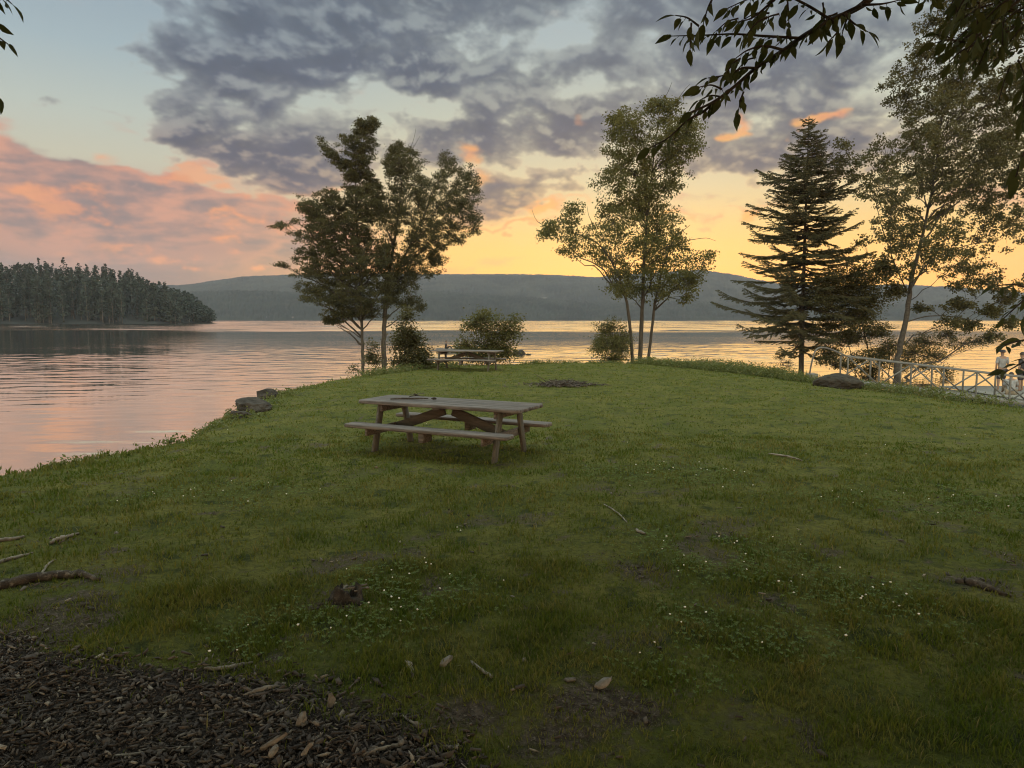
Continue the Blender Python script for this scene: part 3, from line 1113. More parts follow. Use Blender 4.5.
        gap = fbm(cc[:, 0] * 1.1 + seed, cc[:, 2] * 1.3 + cc[:, 1] * .5, 4)
        cc = cc[gap > -.12 - .25 * rs.rand(len(cc)) + (.22 * sstep(q[:, 1], 150, 250) if len(sil) < 4 else sil[3])]
        cc = cc[[np.linalg.norm(lps - v, axis=1).min() < 1.45 for v in cc]]
        for qq in cc:
            d_ = np.linalg.norm(lps - qq, axis=1) + np.where(lps[:, 2] > qq[2] + .15, .3, 0)
            a_ = lps[int(np.argmin(d_))]
            wood = mbs[lpt[int(np.argmin(d_))]]
            qq += (a_ - qq) * .25
            wood.tube(bez(a_, qq, (0, 0, .06), 4) - off, [.007, .005, .004, .002], 4, False)
        m = rs.poisson(per, len(cc))
        ci = np.repeat(np.arange(len(cc)), m)
        g = rs.randn(len(ci), 3) * cr * np.array([1, 1, flat])
        C.append(cc[ci] + g)
        T.append(unit(g) + rs.randn(len(ci), 3) * .6 - np.array([0, 0, .35]))
        N.append(np.array([0, 0, 1.0]) + rs.randn(len(ci), 3) * tilt)
        Ls.append(leaf * (.65 + .6 * rs.rand(len(ci))))
    for tw in twigs:                                        # bare twigs
        pts = np.array([P(q[0], q[1], y0) for q in tw])
        j = int(np.argmin(np.linalg.norm(allp[:, :3] - pts[0], axis=1)))
        mbs[tids[j]].tube(smooth_path(pts, 3) - off, np.linspace(.016, .006, (len(tw) - 1) * 3 + 1), 4, False)
    for tr, m_ in zip(trunks, mbs):
        m_.build('trunk' if abs(tr[0][1] - b[1]) < 6 else 'limb', M[bmat], root, True)
    C, T, N, Ls = map(np.concatenate, (C, T, N, Ls))
    lf = MB()
    leaf_quads(lf, C - off, T, N, Ls, Ls * wmul)
    lf.build('crown', M[lmat], root)
    return root


Y1 = float(ground(363, 372)[1])
SHORE = 'trees standing along the edge of the point'
leafy('maple_tree', 'dark maple with a straight thin trunk and a ragged pointed top, leftmost shore tree', 'tree', Y1,
      [[(363, 373, .115), (362, 330, .105), (359, 270, .085), (356, 200, .05), (356, 150, .025), (357, 122, .010)]],
      [(360, 314, 26, 5), (333, 320, 11, 3), (283, 265, 8, 3), (280, 226, 9, 3)],
      sil=([(357, 114), (366, 121), (372, 114), (380, 122), (374, 136), (377, 152), (370, 166), (378, 178), (385, 190), (390, 215), (395, 250), (400, 285), (395, 305), (372, 314), (350, 318), (330, 325), (318, 318), (334, 308), (308, 302), (300, 288), (310, 280), (280, 272), (268, 262), (290, 262), (302, 252), (296, 246), (318, 242), (300, 240), (268, 230), (272, 222), (295, 228), (306, 220), (292, 208), (298, 200), (318, 202), (330, 188), (346, 182), (338, 172), (326, 160), (318, 142), (324, 138), (338, 156), (350, 160), (342, 146), (340, 134), (350, 136)], 50, 3700, -.10),
      leaf=.110, dens=1.0, seed=21, group=SHORE, flat=.5, rnd=1.1, cr=.135)
leafy('maple_tree', 'thick-trunked tree leaning its crown right, close beside the thin-trunked maple', 'tree', Y1 + .4,
      [[(384, 373, .19), (384, 335, .17), (387, 290, .13), (396, 230, .07), (402, 180, .04), (398, 145, .012)],
       [(386, 300, .08), (402, 262, .06), (424, 215, .04), (440, 178, .02), (452, 158, .01)]],
      [(434, 273, 10, 3), (419, 304, 9, 4), (476, 220, 7, 6)],
      sil=([(388, 140), (396, 136), (404, 146), (416, 150), (424, 158), (422, 172), (436, 182), (440, 158), (452, 152), (462, 160), (474, 170), (482, 184), (476, 196), (480, 212), (482, 224), (474, 238), (466, 232), (462, 244), (448, 244), (444, 256), (452, 264), (440, 266), (438, 276), (448, 282), (436, 280), (424, 270), (420, 286), (412, 292), (424, 300), (416, 308), (400, 306), (380, 300), (376, 280), (380, 250), (378, 220), (384, 190), (380, 165)], 44, 2500, .0),
      leaf=.105, dens=1.0, seed=22, group=SHORE, lmat='maple_leaf', flat=.65, rnd=1.1, cr=.14, twigs=[[(410, 150), (414, 138), (416, 128)], [(412, 150), (420, 136)], [(438, 160), (441, 150)]])

Y3 = float(ground(640, 363)[1]) - .4
leafy('shore_tree', 'airy tree with three stems splitting at the base, alone in the middle of the shoreline', 'tree', Y3,
      [[(640, 362, .12), (642, 310, .10), (645, 250, .075), (650, 190, .045), (656, 140, .025), (660, 105, .010)],
       [(635, 362, .09), (629, 318, .075, -.2), (620, 280, .055, -.4), (604, 250, .035, -.5), (585, 237, .02, -.5), (556, 228, .008, -.5)],
       [(647, 361, .085), (653, 320, .07, .3), (661, 275, .045, .4), (674, 240, .025, .5), (690, 225, .01, .5)]],
      [(548, 230, 9, 5), (692, 286, 7, 12), (688, 132, 10, 10), (616, 118, 9, 6)],
      sil=([(617, 107), (632, 110), (640, 104), (650, 96), (664, 98), (680, 104), (688, 118), (702, 124), (704, 152), (694, 160), (684, 166), (690, 186), (696, 192), (692, 202), (680, 198), (668, 206), (676, 216), (690, 226), (698, 240), (706, 252), (704, 272), (698, 282), (702, 300), (690, 306), (684, 288), (670, 292), (660, 300), (640, 302), (626, 296), (612, 302), (604, 292), (610, 276), (600, 268), (598, 254), (580, 252), (574, 262), (562, 256), (560, 244), (540, 236), (540, 224), (554, 222), (566, 218), (568, 200), (580, 198), (584, 210), (582, 222), (598, 228), (606, 220), (598, 212), (600, 200), (588, 192), (588, 178), (600, 170), (614, 162), (608, 146), (606, 128)], 52, 1850, .06),
      leaf=.105, dens=.66, seed=33, lmat='young_leaf', group=SHORE, flat=.6, cr=.16, rnd=1.05,
      twigs=[[(595, 228), (589, 216), (587, 206)], [(597, 228), (603, 215), (604, 204)], [(660, 106), (668, 92), (672, 82)], [(672, 108), (683, 92), (690, 84)], [(690, 240), (706, 238), (716, 241)], [(556, 230), (538, 222), (532, 210)]])

YB = float(ground(897, 390)[1])
leafy('birch_tree', 'tall birch with a bending pale trunk and small leaves, largest of the shore trees', 'tree', YB,
      [[(896, 392, .165), (899, 352, .145), (907, 315, .125), (911, 283, .105), (922, 237, .075), (931, 195, .05), (938, 150, .04), (943, 100, .03), (952, 40, .02), (958, -40, .01)],
       [(910, 290, .05), (930, 262, .035), (965, 246, .025), (1000, 240, .012)],
       [(911, 300, .035), (894, 262, .028), (880, 220, .02), (872, 180, .01)],
       [(906, 322, .035), (930, 316, .028), (962, 318, .018), (990, 326, .008)]],
      [(930, 304, 14, 4), (958, 306, 16, 5), (986, 312, 14, 5), (972, 326, 14, 5), (992, 334, 10, 5), (945, 322, 14, 5), (1012, 322, 12, 5), (1006, 300, 12, 6), (900, 286, 12, 6), (878, 268, 14, 7)],
      sil=([(955, -70), (1010, -70), (1040, 0), (1052, 120), (1050, 230), (1030, 285), (990, 298), (950, 286), (925, 262), (900, 280), (872, 288), (856, 262), (850, 235), (858, 210), (848, 190), (856, 165), (850, 148), (866, 132), (856, 120), (872, 108), (884, 112), (880, 96), (898, 92), (896, 74), (914, 68), (916, 44), (930, 34), (936, 8)], 80, 4700),
      leaf=.120, dens=.6, seed=44, lmat='birch_leaf', bmat='birch_bark', group=SHORE, flat=.7, cr=.13, per=38, limb=.028, wmul=.8)

YS = float(ground(868, 386)[1]) + .3
leafy('maple_sapling', 'dense dark-leaved sapling with several thin stems between the spruce and the birch', 'tree', YS,
      [[(875, 386, .045), (868, 350, .035), (858, 310, .025), (846, 280, .012)], [(886, 386, .03), (890, 360, .022), (884, 335, .012)], [(858, 384, .03), (850, 350, .02), (838, 322, .01)]],
      [(846, 278, 26, 9), (826, 284, 18, 7), (866, 286, 20, 8), (838, 296, 30, 9), (862, 300, 24, 8), (822, 306, 18, 7), (846, 312, 28, 8), (870, 316, 18, 7), (834, 324, 24, 6), (858, 328, 24, 7), (880, 332, 12, 5), (842, 338, 22, 6), (866, 342, 24, 7), (832, 350, 14, 6), (856, 354, 24, 6), (882, 352, 14, 6), (846, 366, 16, 5), (872, 368, 14, 5), (825, 362, 8, 6)],
      leaf=.10, dens=.55, seed=55, lmat='birch_leaf', flat=.4, cr=.20, per=30, limb=.02)


def spruce(name, label, y0, base_px, top_px, prof, seed, group=None):
    """prof: rows (py, left px, right px)"""
    rs = np.random.RandomState(seed)
    s = y0 / F
    base = P(base_px[0], base_px[1], y0)
    base[2] = h1(base[0], base[1]) - .04
    top = P(top_px[0], top_px[1], y0)
    root = tag(empty(name, base), label, 'tree', group)
    wood, nd = MB(), MB()
    H = top[2] - base[2]
    ax = smooth_path(np.array([base - base, (top - base) * .5 + np.array([-.03, 0, 0]), top - base]), 10)
    wood.tube(ax, np.linspace(.165, .012, len(ax)) * np.where(np.arange(len(ax)) == 0, 1.35, 1), 8, jit=.05, rs=rs)
    pr = np.array(prof, float)
    zz = np.array([P(512, p, y0)[2] - base[2] for p in pr[:, 0]])
    o = np.argsort(zz)
    zz, Lf, Rt = zz[o], pr[o, 1] * s, pr[o, 2] * s
    C, T, Ln = [], [], []
    z = zz[0]
    while z < H - .05:
        nb = rs.randint(3, 8)
        ph = rs.rand() * 6.28
        for k in range(nb):
            th = ph + k * 6.28 / nb + rs.randn() * .25
            cxx = math.cos(th)
            l0, r0 = np.interp(z, zz, Lf), np.interp(z, zz, Rt)
            L = (l0 * max(-cxx, 0) ** 1.2 + r0 * max(cxx, 0) ** 1.2 + .5 * (l0 + r0) * abs(math.sin(th))) * (.30 + .80 * rs.rand() ** .7)
            if L < .06:
                L = .06
            zb = z + rs.randn() * .16
            a = np.array([np.interp(zb, ax[:, 2], ax[:, 0]), 0, zb])
            rise = (.45 * min(1, zb / H) - .16 + .10 * rs.randn()) * L + rs.randn() * .12 * L
            tip = a + np.array([cxx * L, math.sin(th) * L, rise])
            bp = bez(a, tip, (0, 0, (-.14 + .10 * rs.randn()) * L - .02), 8)
            wood.tube(bp, np.linspace(.012 + .011 * L, .004, 8), 5, False)
            dirn = unit(tip - a)
            side = np.array([-math.sin(th), cxx, 0])
            ns = max(2, int(L / .11))
            for q in range(ns):
                f = .12 + .88 * (q + rs.rand()) / ns
                p0 = np.array([np.interp(f, np.linspace(0, 1, 8), bp[:, i]) for i in range(3)])
                for sg in (-1, 1):
                    if rs.rand() < .25:
                        continue
                    tl = (.16 + .40 * L * (1 - f) ** .8 * (.6 + .6 * rs.rand())) * (1 if f < .95 else .8)
                    tl = min(tl, .62)
                    d = unit(dirn * .75 + side * sg * (.75 + .2 * rs.randn()) + np.array([0, 0, -.18 + .12 * rs.randn()]))
                    p1 = p0 + d * tl
                    nn = int(tl / .0085)
                    tt = rs.rand(nn, 1)
                    C.append(p0 + (p1 - p0) * tt)
                    T.append(d * .8 + rs.randn(nn, 3) * .7)
                    Ln.append(.065 + .05 * rs.rand(nn))
            nn = int(L / .012) + 8
            tt = .1 + .9 * rs.rand(nn)
            C.append(np.stack([np.interp(tt, np.linspace(0, 1, 8), bp[:, i]) for i in range(3)], 1))
            T.append(dirn * .6 + rs.randn(nn, 3) * .7)
            Ln.append(.06 + .04 * rs.rand(nn))
        z += (.16 + .30 * rs.rand()) * (1 - .45 * z / H)
    nn = 160
    zt = H + .12 - .9 * rs.rand(nn)
    C.append(np.stack([np.interp(zt, ax[:, 2], ax[:, 0]), 0 * zt, zt], 1))
    T.append(rs.randn(nn, 3) + np.array([0, 0, .8]))
    Ln.append(.07 + .04 * rs.rand(nn))
    C, T, Ln = np.concatenate(C), np.concatenate(T), np.concatenate(Ln)
    C = C + rs.randn(len(C), 3) * .012
    leaf_quads(nd, C, T, rs.randn(len(C), 3), Ln, Ln * .26)
    wood.build('trunk', M['bark'], root, True)
    nd.build('crown', M['spruce_needle'], root)
    return root


YP = float(ground(801, 379)[1])
spruce('spruce_tree', 'dark pointed spruce with layered branches reaching out at the left', YP, (801, 380), (809, 119),
       [(352, 10, 6), (343, 34, 20), (330, 55, 40), (318, 62, 52), (308, 76, 56), (300, 62, 60), (285, 58, 60), (270, 60, 56), (262, 44, 54), (250, 46, 52), (240, 42, 46), (228, 56, 42), (215, 50, 40), (205, 32, 38), (195, 42, 33), (183, 44, 31), (170, 28, 28), (160, 22, 24), (150, 14, 17), (142, 17, 18), (134, 8, 9), (127, 5, 5), (119, 2, 2)], 61, SHORE)

# ------------------------------------------------------------------ shrubs on the bank
def ysh(px, py):
    return float(ground(px, py)[1])


leafy('shrub', 'dark narrow shrub at the foot of the thick-trunked maple, left of the far picnic table', 'shrub', ysh(405, 371) + .5,
      [[(404, 372, .03), (405, 345, .02), (406, 318, .006)], [(402, 372, .02), (394, 350, .012), (388, 336, .005)], [(407, 372, .02), (414, 352, .012), (418, 338, .005)]],
      [(408, 316, 6, 6), (406, 328, 9, 7), (413, 338, 10, 7), (400, 342, 7, 6), (408, 350, 13, 7), (422, 354, 7, 5), (412, 362, 15, 5), (398, 363, 7, 4), (428, 364, 7, 3)],
      leaf=.075, dens=.75, seed=71, flat=.8, cr=.15, per=18, limb=.012)
leafy('shrub', 'small leafy sprig at the foot of the thin maple trunk by the water', 'shrub', ysh(374, 373) + .2,
      [[(373, 374, .014), (374, 358, .008), (375, 342, .003)]],
      [(374, 346, 5, 6), (371, 356, 7, 6), (377, 364, 7, 5), (353, 368, 4, 3)], leaf=.075, dens=.55, seed=72, flat=.8, cr=.12, per=10, limb=.008)
leafy('shrub', 'pale green bush leaning right behind the far picnic table', 'shrub', ysh(488, 366) + 1.2,
      [[(482, 368, .02), (482, 345, .014), (480, 322, .004)], [(486, 368, .02), (494, 345, .014), (504, 326, .004)], [(490, 368, .02), (506, 350, .012), (516, 336, .004)], [(478, 368, .02), (470, 350, .012), (464, 336, .004)]],
      [(482, 318, 10, 6), (496, 320, 12, 6), (512, 324, 9, 5), (518, 323, 5, 3), (474, 330, 13, 7), (492, 332, 16, 7), (510, 334, 11, 6), (466, 342, 9, 6), (482, 344, 18, 7), (502, 346, 14, 6), (474, 354, 14, 5), (492, 356, 18, 5), (462, 352, 5, 4), (508, 354, 8, 4)],
      leaf=.080, dens=.45, seed=73, lmat='young_leaf', flat=.8, cr=.16, per=16, limb=.014)
leafy('shrub', 'rounded bush at the foot of the three-stemmed tree', 'shrub', Y3 - .15,
      [[(614, 363, .02), (612, 346, .012), (608, 328, .004)], [(618, 363, .02), (622, 346, .012), (625, 330, .004)]],
      [(612, 328, 13, 6), (604, 337, 12, 8), (620, 338, 13, 8), (610, 348, 18, 8), (598, 352, 9, 7), (624, 352, 9, 7), (612, 358, 20, 5)],
      leaf=.074, dens=.75, seed=74, lmat='young_leaf', flat=.8, cr=.15, per=18, limb=.012)
leafy('shrub', 'dark leafy shrub at the foot of the birch in front of the pale railing', 'shrub', YB + 1.1,
      [[(906, 391, .02), (918, 368, .014), (930, 345, .005)], [(910, 391, .02), (938, 366, .013), (962, 345, .005)], [(902, 391, .018), (896, 366, .012), (888, 345, .005)], [(912, 391, .016), (925, 378, .012), (950, 366, .005)]],
      [(930, 342, 16, 8), (950, 336, 14, 6), (964, 346, 14, 6), (912, 350, 14, 8), (890, 346, 12, 7), (940, 356, 16, 6), (900, 364, 14, 7), (924, 366, 14, 6), (948, 368, 10, 4), (978, 340, 10, 4), (884, 362, 9, 6)],
      leaf=.085, dens=.55, seed=76, lmat='birch_leaf', flat=.7, cr=.14, per=14, limb=.012)
leafy('shrub', 'thin upright seedling standing in the weeds left of the spruce trunk', 'shrub', ysh(782, 374) + .4,
      [[(782, 376, .012), (783, 362, .007), (784, 350, .003)]],
      [(784, 352, 5, 3), (780, 358, 8, 3), (787, 363, 8, 3), (778, 368, 9, 4), (790, 371, 9, 3)], leaf=.06, dens=.55, seed=75, flat=.6, cr=.09, per=8, limb=.006)

# ------------------------------------------------------------------ the two trees beside the photographer
def near_tree(name, label, base, fork, branches, sprays, canopy, seed, leaf=.077):
    rs = np.random.RandomState(seed)
    base = np.array([base[0], base[1], h1(*base) - .05])
    root = tag(empty(name, base), label, 'tree')
    wood, lf = MB(), MB()
    wood.tube(smooth_path(np.array([base - base, (np.array(fork) - base) * .5 + [.05, 0, 0], np.array(fork) - base]), 5), np.linspace(.24, .15, 11), 12, jit=.04, rs=rs)
    B, T, N, L = [], [], [], []

    def put(b, d, l):
        B.append(b)
        T.append(d)
        N.append(np.array([0, 0, 1.0]) + rs.randn(3) * .9)
        L.append(l)
    for br in branches:
        p = smooth_path(np.vstack([np.array(fork), np.array(br['pts'])]), 5)
        wood.tube(p - base, np.concatenate([np.linspace(.05, br.get('r', .035), len(p) // 3), np.linspace(br.get('r', .035), .004, len(p) - len(p) // 3)]), 7)
    for spn in sprays:
        p = smooth_path(np.array(spn['pts']), 6)
        wood.tube(p - base, np.linspace(spn.get('r', .006), .0018, len(p)), 5)
        seg = np.linalg.norm(np.diff(p, axis=0), axis=1)
        cum = np.concatenate([[0], np.cumsum(seg)])
        step = spn.get('step', .022)
        lo = cum[-1] * spn.get('from', 0.05)
        q = lo
        sg = 1
        while q <= cum[-1] + .001:
            pos = np.array([np.interp(q, cum, p[:, i]) for i in range(3)])
            i = min(np.searchsorted(cum, q), len(p) - 1)
            tan = unit(p[i] - p[max(i - 1, 0)])
            sid = unit(np.cross(tan, [0, 0, 1]))
            d = tan * (.5 + .3 * rs.rand()) + sid * sg * (.6 + .5 * rs.rand()) + np.array([0, 0, -.55 * spn.get('droop', 1) - .5 * rs.rand() * spn.get('droop', 1)]) + rs.randn(3) * .22
            st = pos + unit(d) * .012
            wood.tube([pos - base, st - base], [.0012, .001], 3, False)
            put(st, d, leaf * (.42 + .50 * rs.rand()) * spn.get('k', 1))
            sg = -sg
            q += step * (.6 + .8 * rs.rand())
        put(p[-1], unit(p[-1] - p[-2]) + [0, 0, -.3], leaf * .9 * spn.get('k', 1))
    for (c, r, n) in canopy:
        c, r = np.array(c, float), np.array(r, float)
        wood.tube(bez(np.array(fork), c, (0, 0, .5), 8) - base, np.linspace(.07, .02, 8), 6)
        ncl = max(3, int(n * 2.2) // 45)
        cc = c + unit(rs.randn(ncl, 3)) * rs.rand(ncl, 1) ** .5 * r
        for q in cc:
            wood.tube(bez(c + (q - c) * .15, q, (0, 0, .15), 4) - base, [.015, .011, .008, .004], 4, False)
        for q in cc:
            for _ in range(45):
                pp = q + rs.randn(3) * np.array([.32, .32, .2])
                put(pp, rs.randn(3) * [1, 1, .5] - [0, 0, .5], leaf * (1.5 + .9 * rs.rand()))
    B, T, N, L = np.array(B), np.array(T), np.array(N), np.array(L)
    big_leaves(lf, B - base, T, N, L, L * .42)
    wood.build('trunk', M['bark'], root, True)
    lf.build('crown', M['cherry_leaf'], root, True)
    return root


def W(y, *pts):
    ys = np.linspace(y[0], y[1], len(pts)) if isinstance(y, tuple) else [y] * len(pts)
    return [P(px, py, d) for (px, py), d in zip(pts, ys)]


def fill(rs_, cx_, cy_, rx, ry, n, y, ang, ln):
    """short leafy sprigs scattered over a patch of the branch"""
    out = []
    for _ in range(n):
        a, q = rs_.rand() * 6.28, math.sqrt(rs_.rand())
        x0, y0_ = cx_ + rx * q * math.cos(a), cy_ + ry * q * math.sin(a)
        b_ = ang + rs_.randn() * .5
        d = y + rs_.randn() * .25
        x1, y1 = x0 + ln * math.cos(b_), y0_ + ln * math.sin(b_)
        out.append({'pts': W(d, (x0, y0_), ((x0 + x1) / 2, (y0_ + y1) / 2 - 3), (x1, y1)), 'r': .004, 'from': 0.0})
    return out


fr = np.random.RandomState(8)
main = W((3.1, 2.7), (985, -110), (905, -36), (862, 5), (831, 20), (802, 37), (784, 50), (756, 68), (735, 86), (715, 101), (692, 112))
sprays = [
    {'pts': W((2.9, 2.75), (862, 5), (831, 20), (802, 37), (784, 50), (756, 68), (735, 86), (715, 101), (692, 112)), 'r': .008, 'step': .020},
    {'pts': W(2.85, (800, 38), (765, 36), (735, 34), (706, 35), (672, 36)), 'step': .018},
    {'pts': W(2.8, (831, 20), (805, 4), (780, -6), (752, -2), (728, 8)), 'step': .020},
    {'pts': W(2.8, (780, -6), (765, 8), (752, 18), (738, 22)), 'step': .020},
    {'pts': W(2.8, (784, 50), (765, 46), (748, 50), (736, 58)), 'step': .020},
    {'pts': W(2.8, (756, 68), (742, 68), (730, 74), (708, 78)), 'step': .022},
    {'pts': W(2.75, (715, 101), (703, 112), (688, 120), (668, 138), (650, 148)), 'step': .040, 'k': 1.1},
    {'pts': W(2.8, (845, 13), (852, 22), (868, 32)), 'step': .022, 'k': 1.1},
    {'pts': W(2.8, (831, 20), (838, 30), (828, 42)), 'step': .026},
    {'pts': W(2.85, (862, 5), (882, 4), (900, 0)), 'step': .026},
    {'pts': W(2.85, (905, -30), (918, -12), (932, -2)), 'step': .026},
    {'pts': W((2.7, 2.5), (1090, 250), (1050, 280), (1024, 300), (1004, 318)), 'step': .026, 'droop': .4, 'k': .85},
    {'pts': W((2.7, 2.5), (1090, 330), (1052, 336), (1024, 340), (1004, 345)), 'step': .020, 'droop': .25, 'k': .85},
    {'pts': W((2.7, 2.5), (1090, 320), (1050, 350), (1024, 362), (1006, 372)), 'step': .05, 'droop': .2},
]
sprays += fill(fr, 1004, 6, 36, 28, 26, 2.9, 2.6, 36) + fill(fr, 975, 45, 20, 18, 8, 2.9, 2.3, 30) + fill(fr, 1024, 70, 16, 26, 8, 2.8, 2.0, 36) + fill(fr, 1030, 130, 14, 40, 3, 2.8, 1.9, 34) \
    + fill(fr, 960, -10, 24, 12, 8, 2.9, 2.2, 26) + fill(fr, 715, 14, 30, 18, 4, 2.8, 2.6, 26) + fill(fr, 790, 8, 36, 12, 4, 2.8, 2.6, 26) + fill(fr, 836, 10, 26, 12, 4, 2.8, 2.2, 24) + fill(fr, 728, 92, 26, 12, 3, 2.8, 2.6, 22) + fill(fr, 745, 56, 22, 8, 2, 2.8, 2.6, 22) + fill(fr, 1034, 300, 14, 22, 2, 2.7, 2.6, 34)
near_tree('cherry_tree', 'tree beside the camera whose large pointed leaves hang in dark at the top right corner', (4.4, 1.2), (3.6, 1.5, 3.4),
          [{'pts': main, 'r': .011}, {'pts': W((3.0, 2.9), (1120, -60), (1050, -20), (1000, 15), (965, 50)), 'r': .010}, {'pts': W((2.8, 2.7), (1180, 60), (1090, 40), (1050, 90), (1040, 150)), 'r': .01},
           {'pts': W((2.8, 2.6), (1200, 200), (1120, 240), (1060, 290), (1024, 330)), 'r': .015}],
          sprays,
          [((3.4, -.6, 6.2), (3.0, 2.6, 1.4), 7000), ((.9, -.8, 6.0), (2.4, 2.2, 1.0), 7000), ((3.6, -4.0, 5.6), (3.2, 2.4, 1.6), 5000), ((.3, -4.0, 5.6), (2.6, 2.4, 1.4), 5000), ((3.2, 2.4, 6.3), (2.2, 1.4, 1.2), 4500), ((.8, 1.6, 5.2), (2.0, 1.0, .8), 4200), ((7.2, .6, 5.2), (2.6, 3.0, 1.6), 4500), ((2.6, 4.8, 6.6), (3.2, 1.5, .8), 5600), ((2.0, -6.8, 3.8), (5.0, 1.5, 2.2), 5000)], 81)

sp2 = [{'pts': W(2.7, (-40, -10), (-14, -8), (4, -2), (12, 4)), 'step': .03}, {'pts': W(2.7, (-50, 30), (-20, 30), (-4, 36), (8, 44)), 'step': .022, 'k': .7}, {'pts': W(2.7, (-40, 60), (-18, 70), (-8, 84), (-2, 98)), 'step': .02, 'k': .8},
       {'pts': W(2.7, (-40, 20), (-16, 18), (-2, 24)), 'step': .03, 'k': .8}]
near_tree('broadleaf_tree', 'tree whose few dark leaf tips poke in at the upper left edge', (-4.3, .8), (-3.3, 1.3, 3.3),
          [{'pts': W(2.7, (-120, 10), (-50, 10)), 'r': .03}, {'pts': W(2.7, (-120, 60), (-40, 60)), 'r': .02}], sp2,
          [((-3.2, -.6, 6.0), (2.8, 2.4, 1.3), 6600), ((-2.4, 2.0, 6.0), (2.2, 1.4, 1.0), 5000), ((-3.4, -4.0, 5.6), (3.0, 2.4, 1.6), 4500), ((-7.0, -.4, 5.2), (2.6, 3.0, 1.6), 4500), ((-2.8, 4.6, 6.5), (3.2, 1.5, .8), 5600), ((-4.0, -6.8, 3.8), (4.5, 1.5, 2.2), 5000)], 91, leaf=.085)

# ------------------------------------------------------------------ picnic tables
def rounded_plank(mb, x0, x1, y0, y1, z0, z1, r, corners):
    """flat board; corners = which of (x0y0, x1y0, x1y1, x0y1) are rounded"""
    pts = []
    for (cx_, cy_, a0), rd in zip([(x0, y0, math.pi), (x1, y0, 1.5 * math.pi), (x1, y1, 0), (x0, y1, .5 * math.pi)], corners):
        if rd:
            ox_ = cx_ + (r if cx_ == x0 else -r)
            oy_ = cy_ + (r if cy_ == y0 else -r)
            for k in range(6):
                a = a0 + k / 5 * math.pi / 2
                pts.append((ox_ + r * math.cos(a), oy_ + r * math.sin(a)))
        else:
            pts.append((cx_, cy_))
    n = len(pts)
    c = np.mean(pts, 0)
    e = .006

    def ins(p):
        v = np.array(p) - c
        return c + v * np.array([1 - e / max(abs(x1 - x0) / 2, .01), 1 - e / max(abs(y1 - y0) / 2, .01)])
    V = [(*ins(p), z0) for p in pts] + [(*p, z0 + e) for p in pts] + [(*p, z1 - e) for p in pts] + [(*ins(p), z1) for p in pts]
    Fc = []
    for k in range(3):
        for i in range(n):
            j = (i + 1) % n
            Fc.append((k * n + i, k * n + j, k * n + n + j, k * n + n + i))
    Fc.append(tuple(range(n))[::-1])
    Fc.append(tuple(range(3 * n, 4 * n)))
    mb.raw(V, Fc)


def picnic_table(label):
    root = tag(empty('picnic_table'), label, 'picnic table', 'wooden picnic tables on the lawn')
    Ht, wood = .675, M['weathered_wood']
    mb = MB()
    ys = np.linspace(-.40, .40, 6)
    for i in range(5):
        rounded_plank(mb, -1.25, 1.25, ys[i] + .0025, ys[i + 1] - .0025, Ht - .045, Ht, .07, (i == 0, i == 0, i == 4, i == 4))
    mb.build('tabletop', wood, root)
    for sg in (-1, 1):
        mb = MB()
        y0, y1 = (.46, .71) if sg > 0 else (-.71, -.46)
        rounded_plank(mb, -1.24, 1.24, y0, y1, .345, .39, .05, (1, 1, 1, 1))
        mb.build('bench', wood, root)
    for sx in (-1, 1):
        for sy in (-1, 1):
            mb = MB()
            mb.bar((sx * .93, sy * .44, -.03), (sx * .93, sy * .265, Ht - .05), .042, .105, (0, 1, 0), .006)
            mb.build('leg', M['weathered_leg'], root)
        MB().box((sx * .885, 0, .295), (.042, 1.34, .098), None, .006).build('bench_support', wood, root)
        MB().box((sx * .885, 0, Ht - .045 - .05), (.042, .66, .095), None, .006).build('top_cleat', wood, root)
        MB().bar((sx * .855, 0, .285), (sx * .062, 0, Ht - .118), .042, .125, (0, 0, 1), .006).build('brace', M['brace_wood'], root)
    MB().box((0, 0, Ht - .045 - .020), (.11, .66, .034), None, .006).build('top_cleat', wood, root)
    for sy in (-1, 1):
        MB().box((0, sy * .585, .345 - .062), (.085, .20, .12), None, .008).build('bench_cleat', wood, root)
    return root


tb = picnic_table('weathered grey picnic table standing alone in the middle of the lawn, the near one')
tb.location = (-.83, 9.25, h1(-.83, 9.25) + .005)
tb.scale = (.965, .965, .985)
tb.rotation_euler = (0, 0, math.radians(-26.6))
ft_ = copy_tree(tb)
ft_['label'] = 'far picnic table at the water edge in front of the pale green bush'
g = ground(467, 370)
ft_.location = (g[0], g[1], g[2] + .005)
ft_.rotation_euler = (0, 0, math.radians(-17))

# litter on the near table
def on_table(x, y):
    a = math.radians(-26.6)
    return (tb.location.x + x * math.cos(a) - y * math.sin(a), tb.location.y + x * math.sin(a) + y * math.cos(a), tb.location.z + .677)


rs = np.random.RandomState(3)
lc = tag(empty('leafy_twig', on_table(-.62, .17)), 'small dark leafy twig lying on the near picnic table top', 'twig')
mb = MB()
mb.tube([(-.10, 0, .008), (0, .01, .02), (.10, -.01, .012)], [.006, .005, .003], 5)
mb.tube([(-.02, 0, .016), (.03, .05, .05)], [.004, .002], 4)
mb.tube([(0, 0, .016), (-.03, -.03, .06)], [.004, .002], 4)
mb.build('stem', M['rotten_wood'], lc)
mb = MB()
big_leaves(mb, np.stack([rs.uniform(-.1, .1, 14), rs.uniform(-.04, .04, 14), rs.uniform(.008, .05, 14)], 1), rs.randn(14, 3) * [1, 1, .3] + [0, 0, .15], np.array([0, 0, 1]) + rs.randn(14, 3) * .4, .055 + .02 * rs.rand(14), .028)
mb.build('leaves', M['rotten_wood'], lc)
st = tag(empty('stick', on_table(-.55, -.12), .1), 'flat dark stick lying along the near edge of the picnic table top', 'stick')
mb = MB()
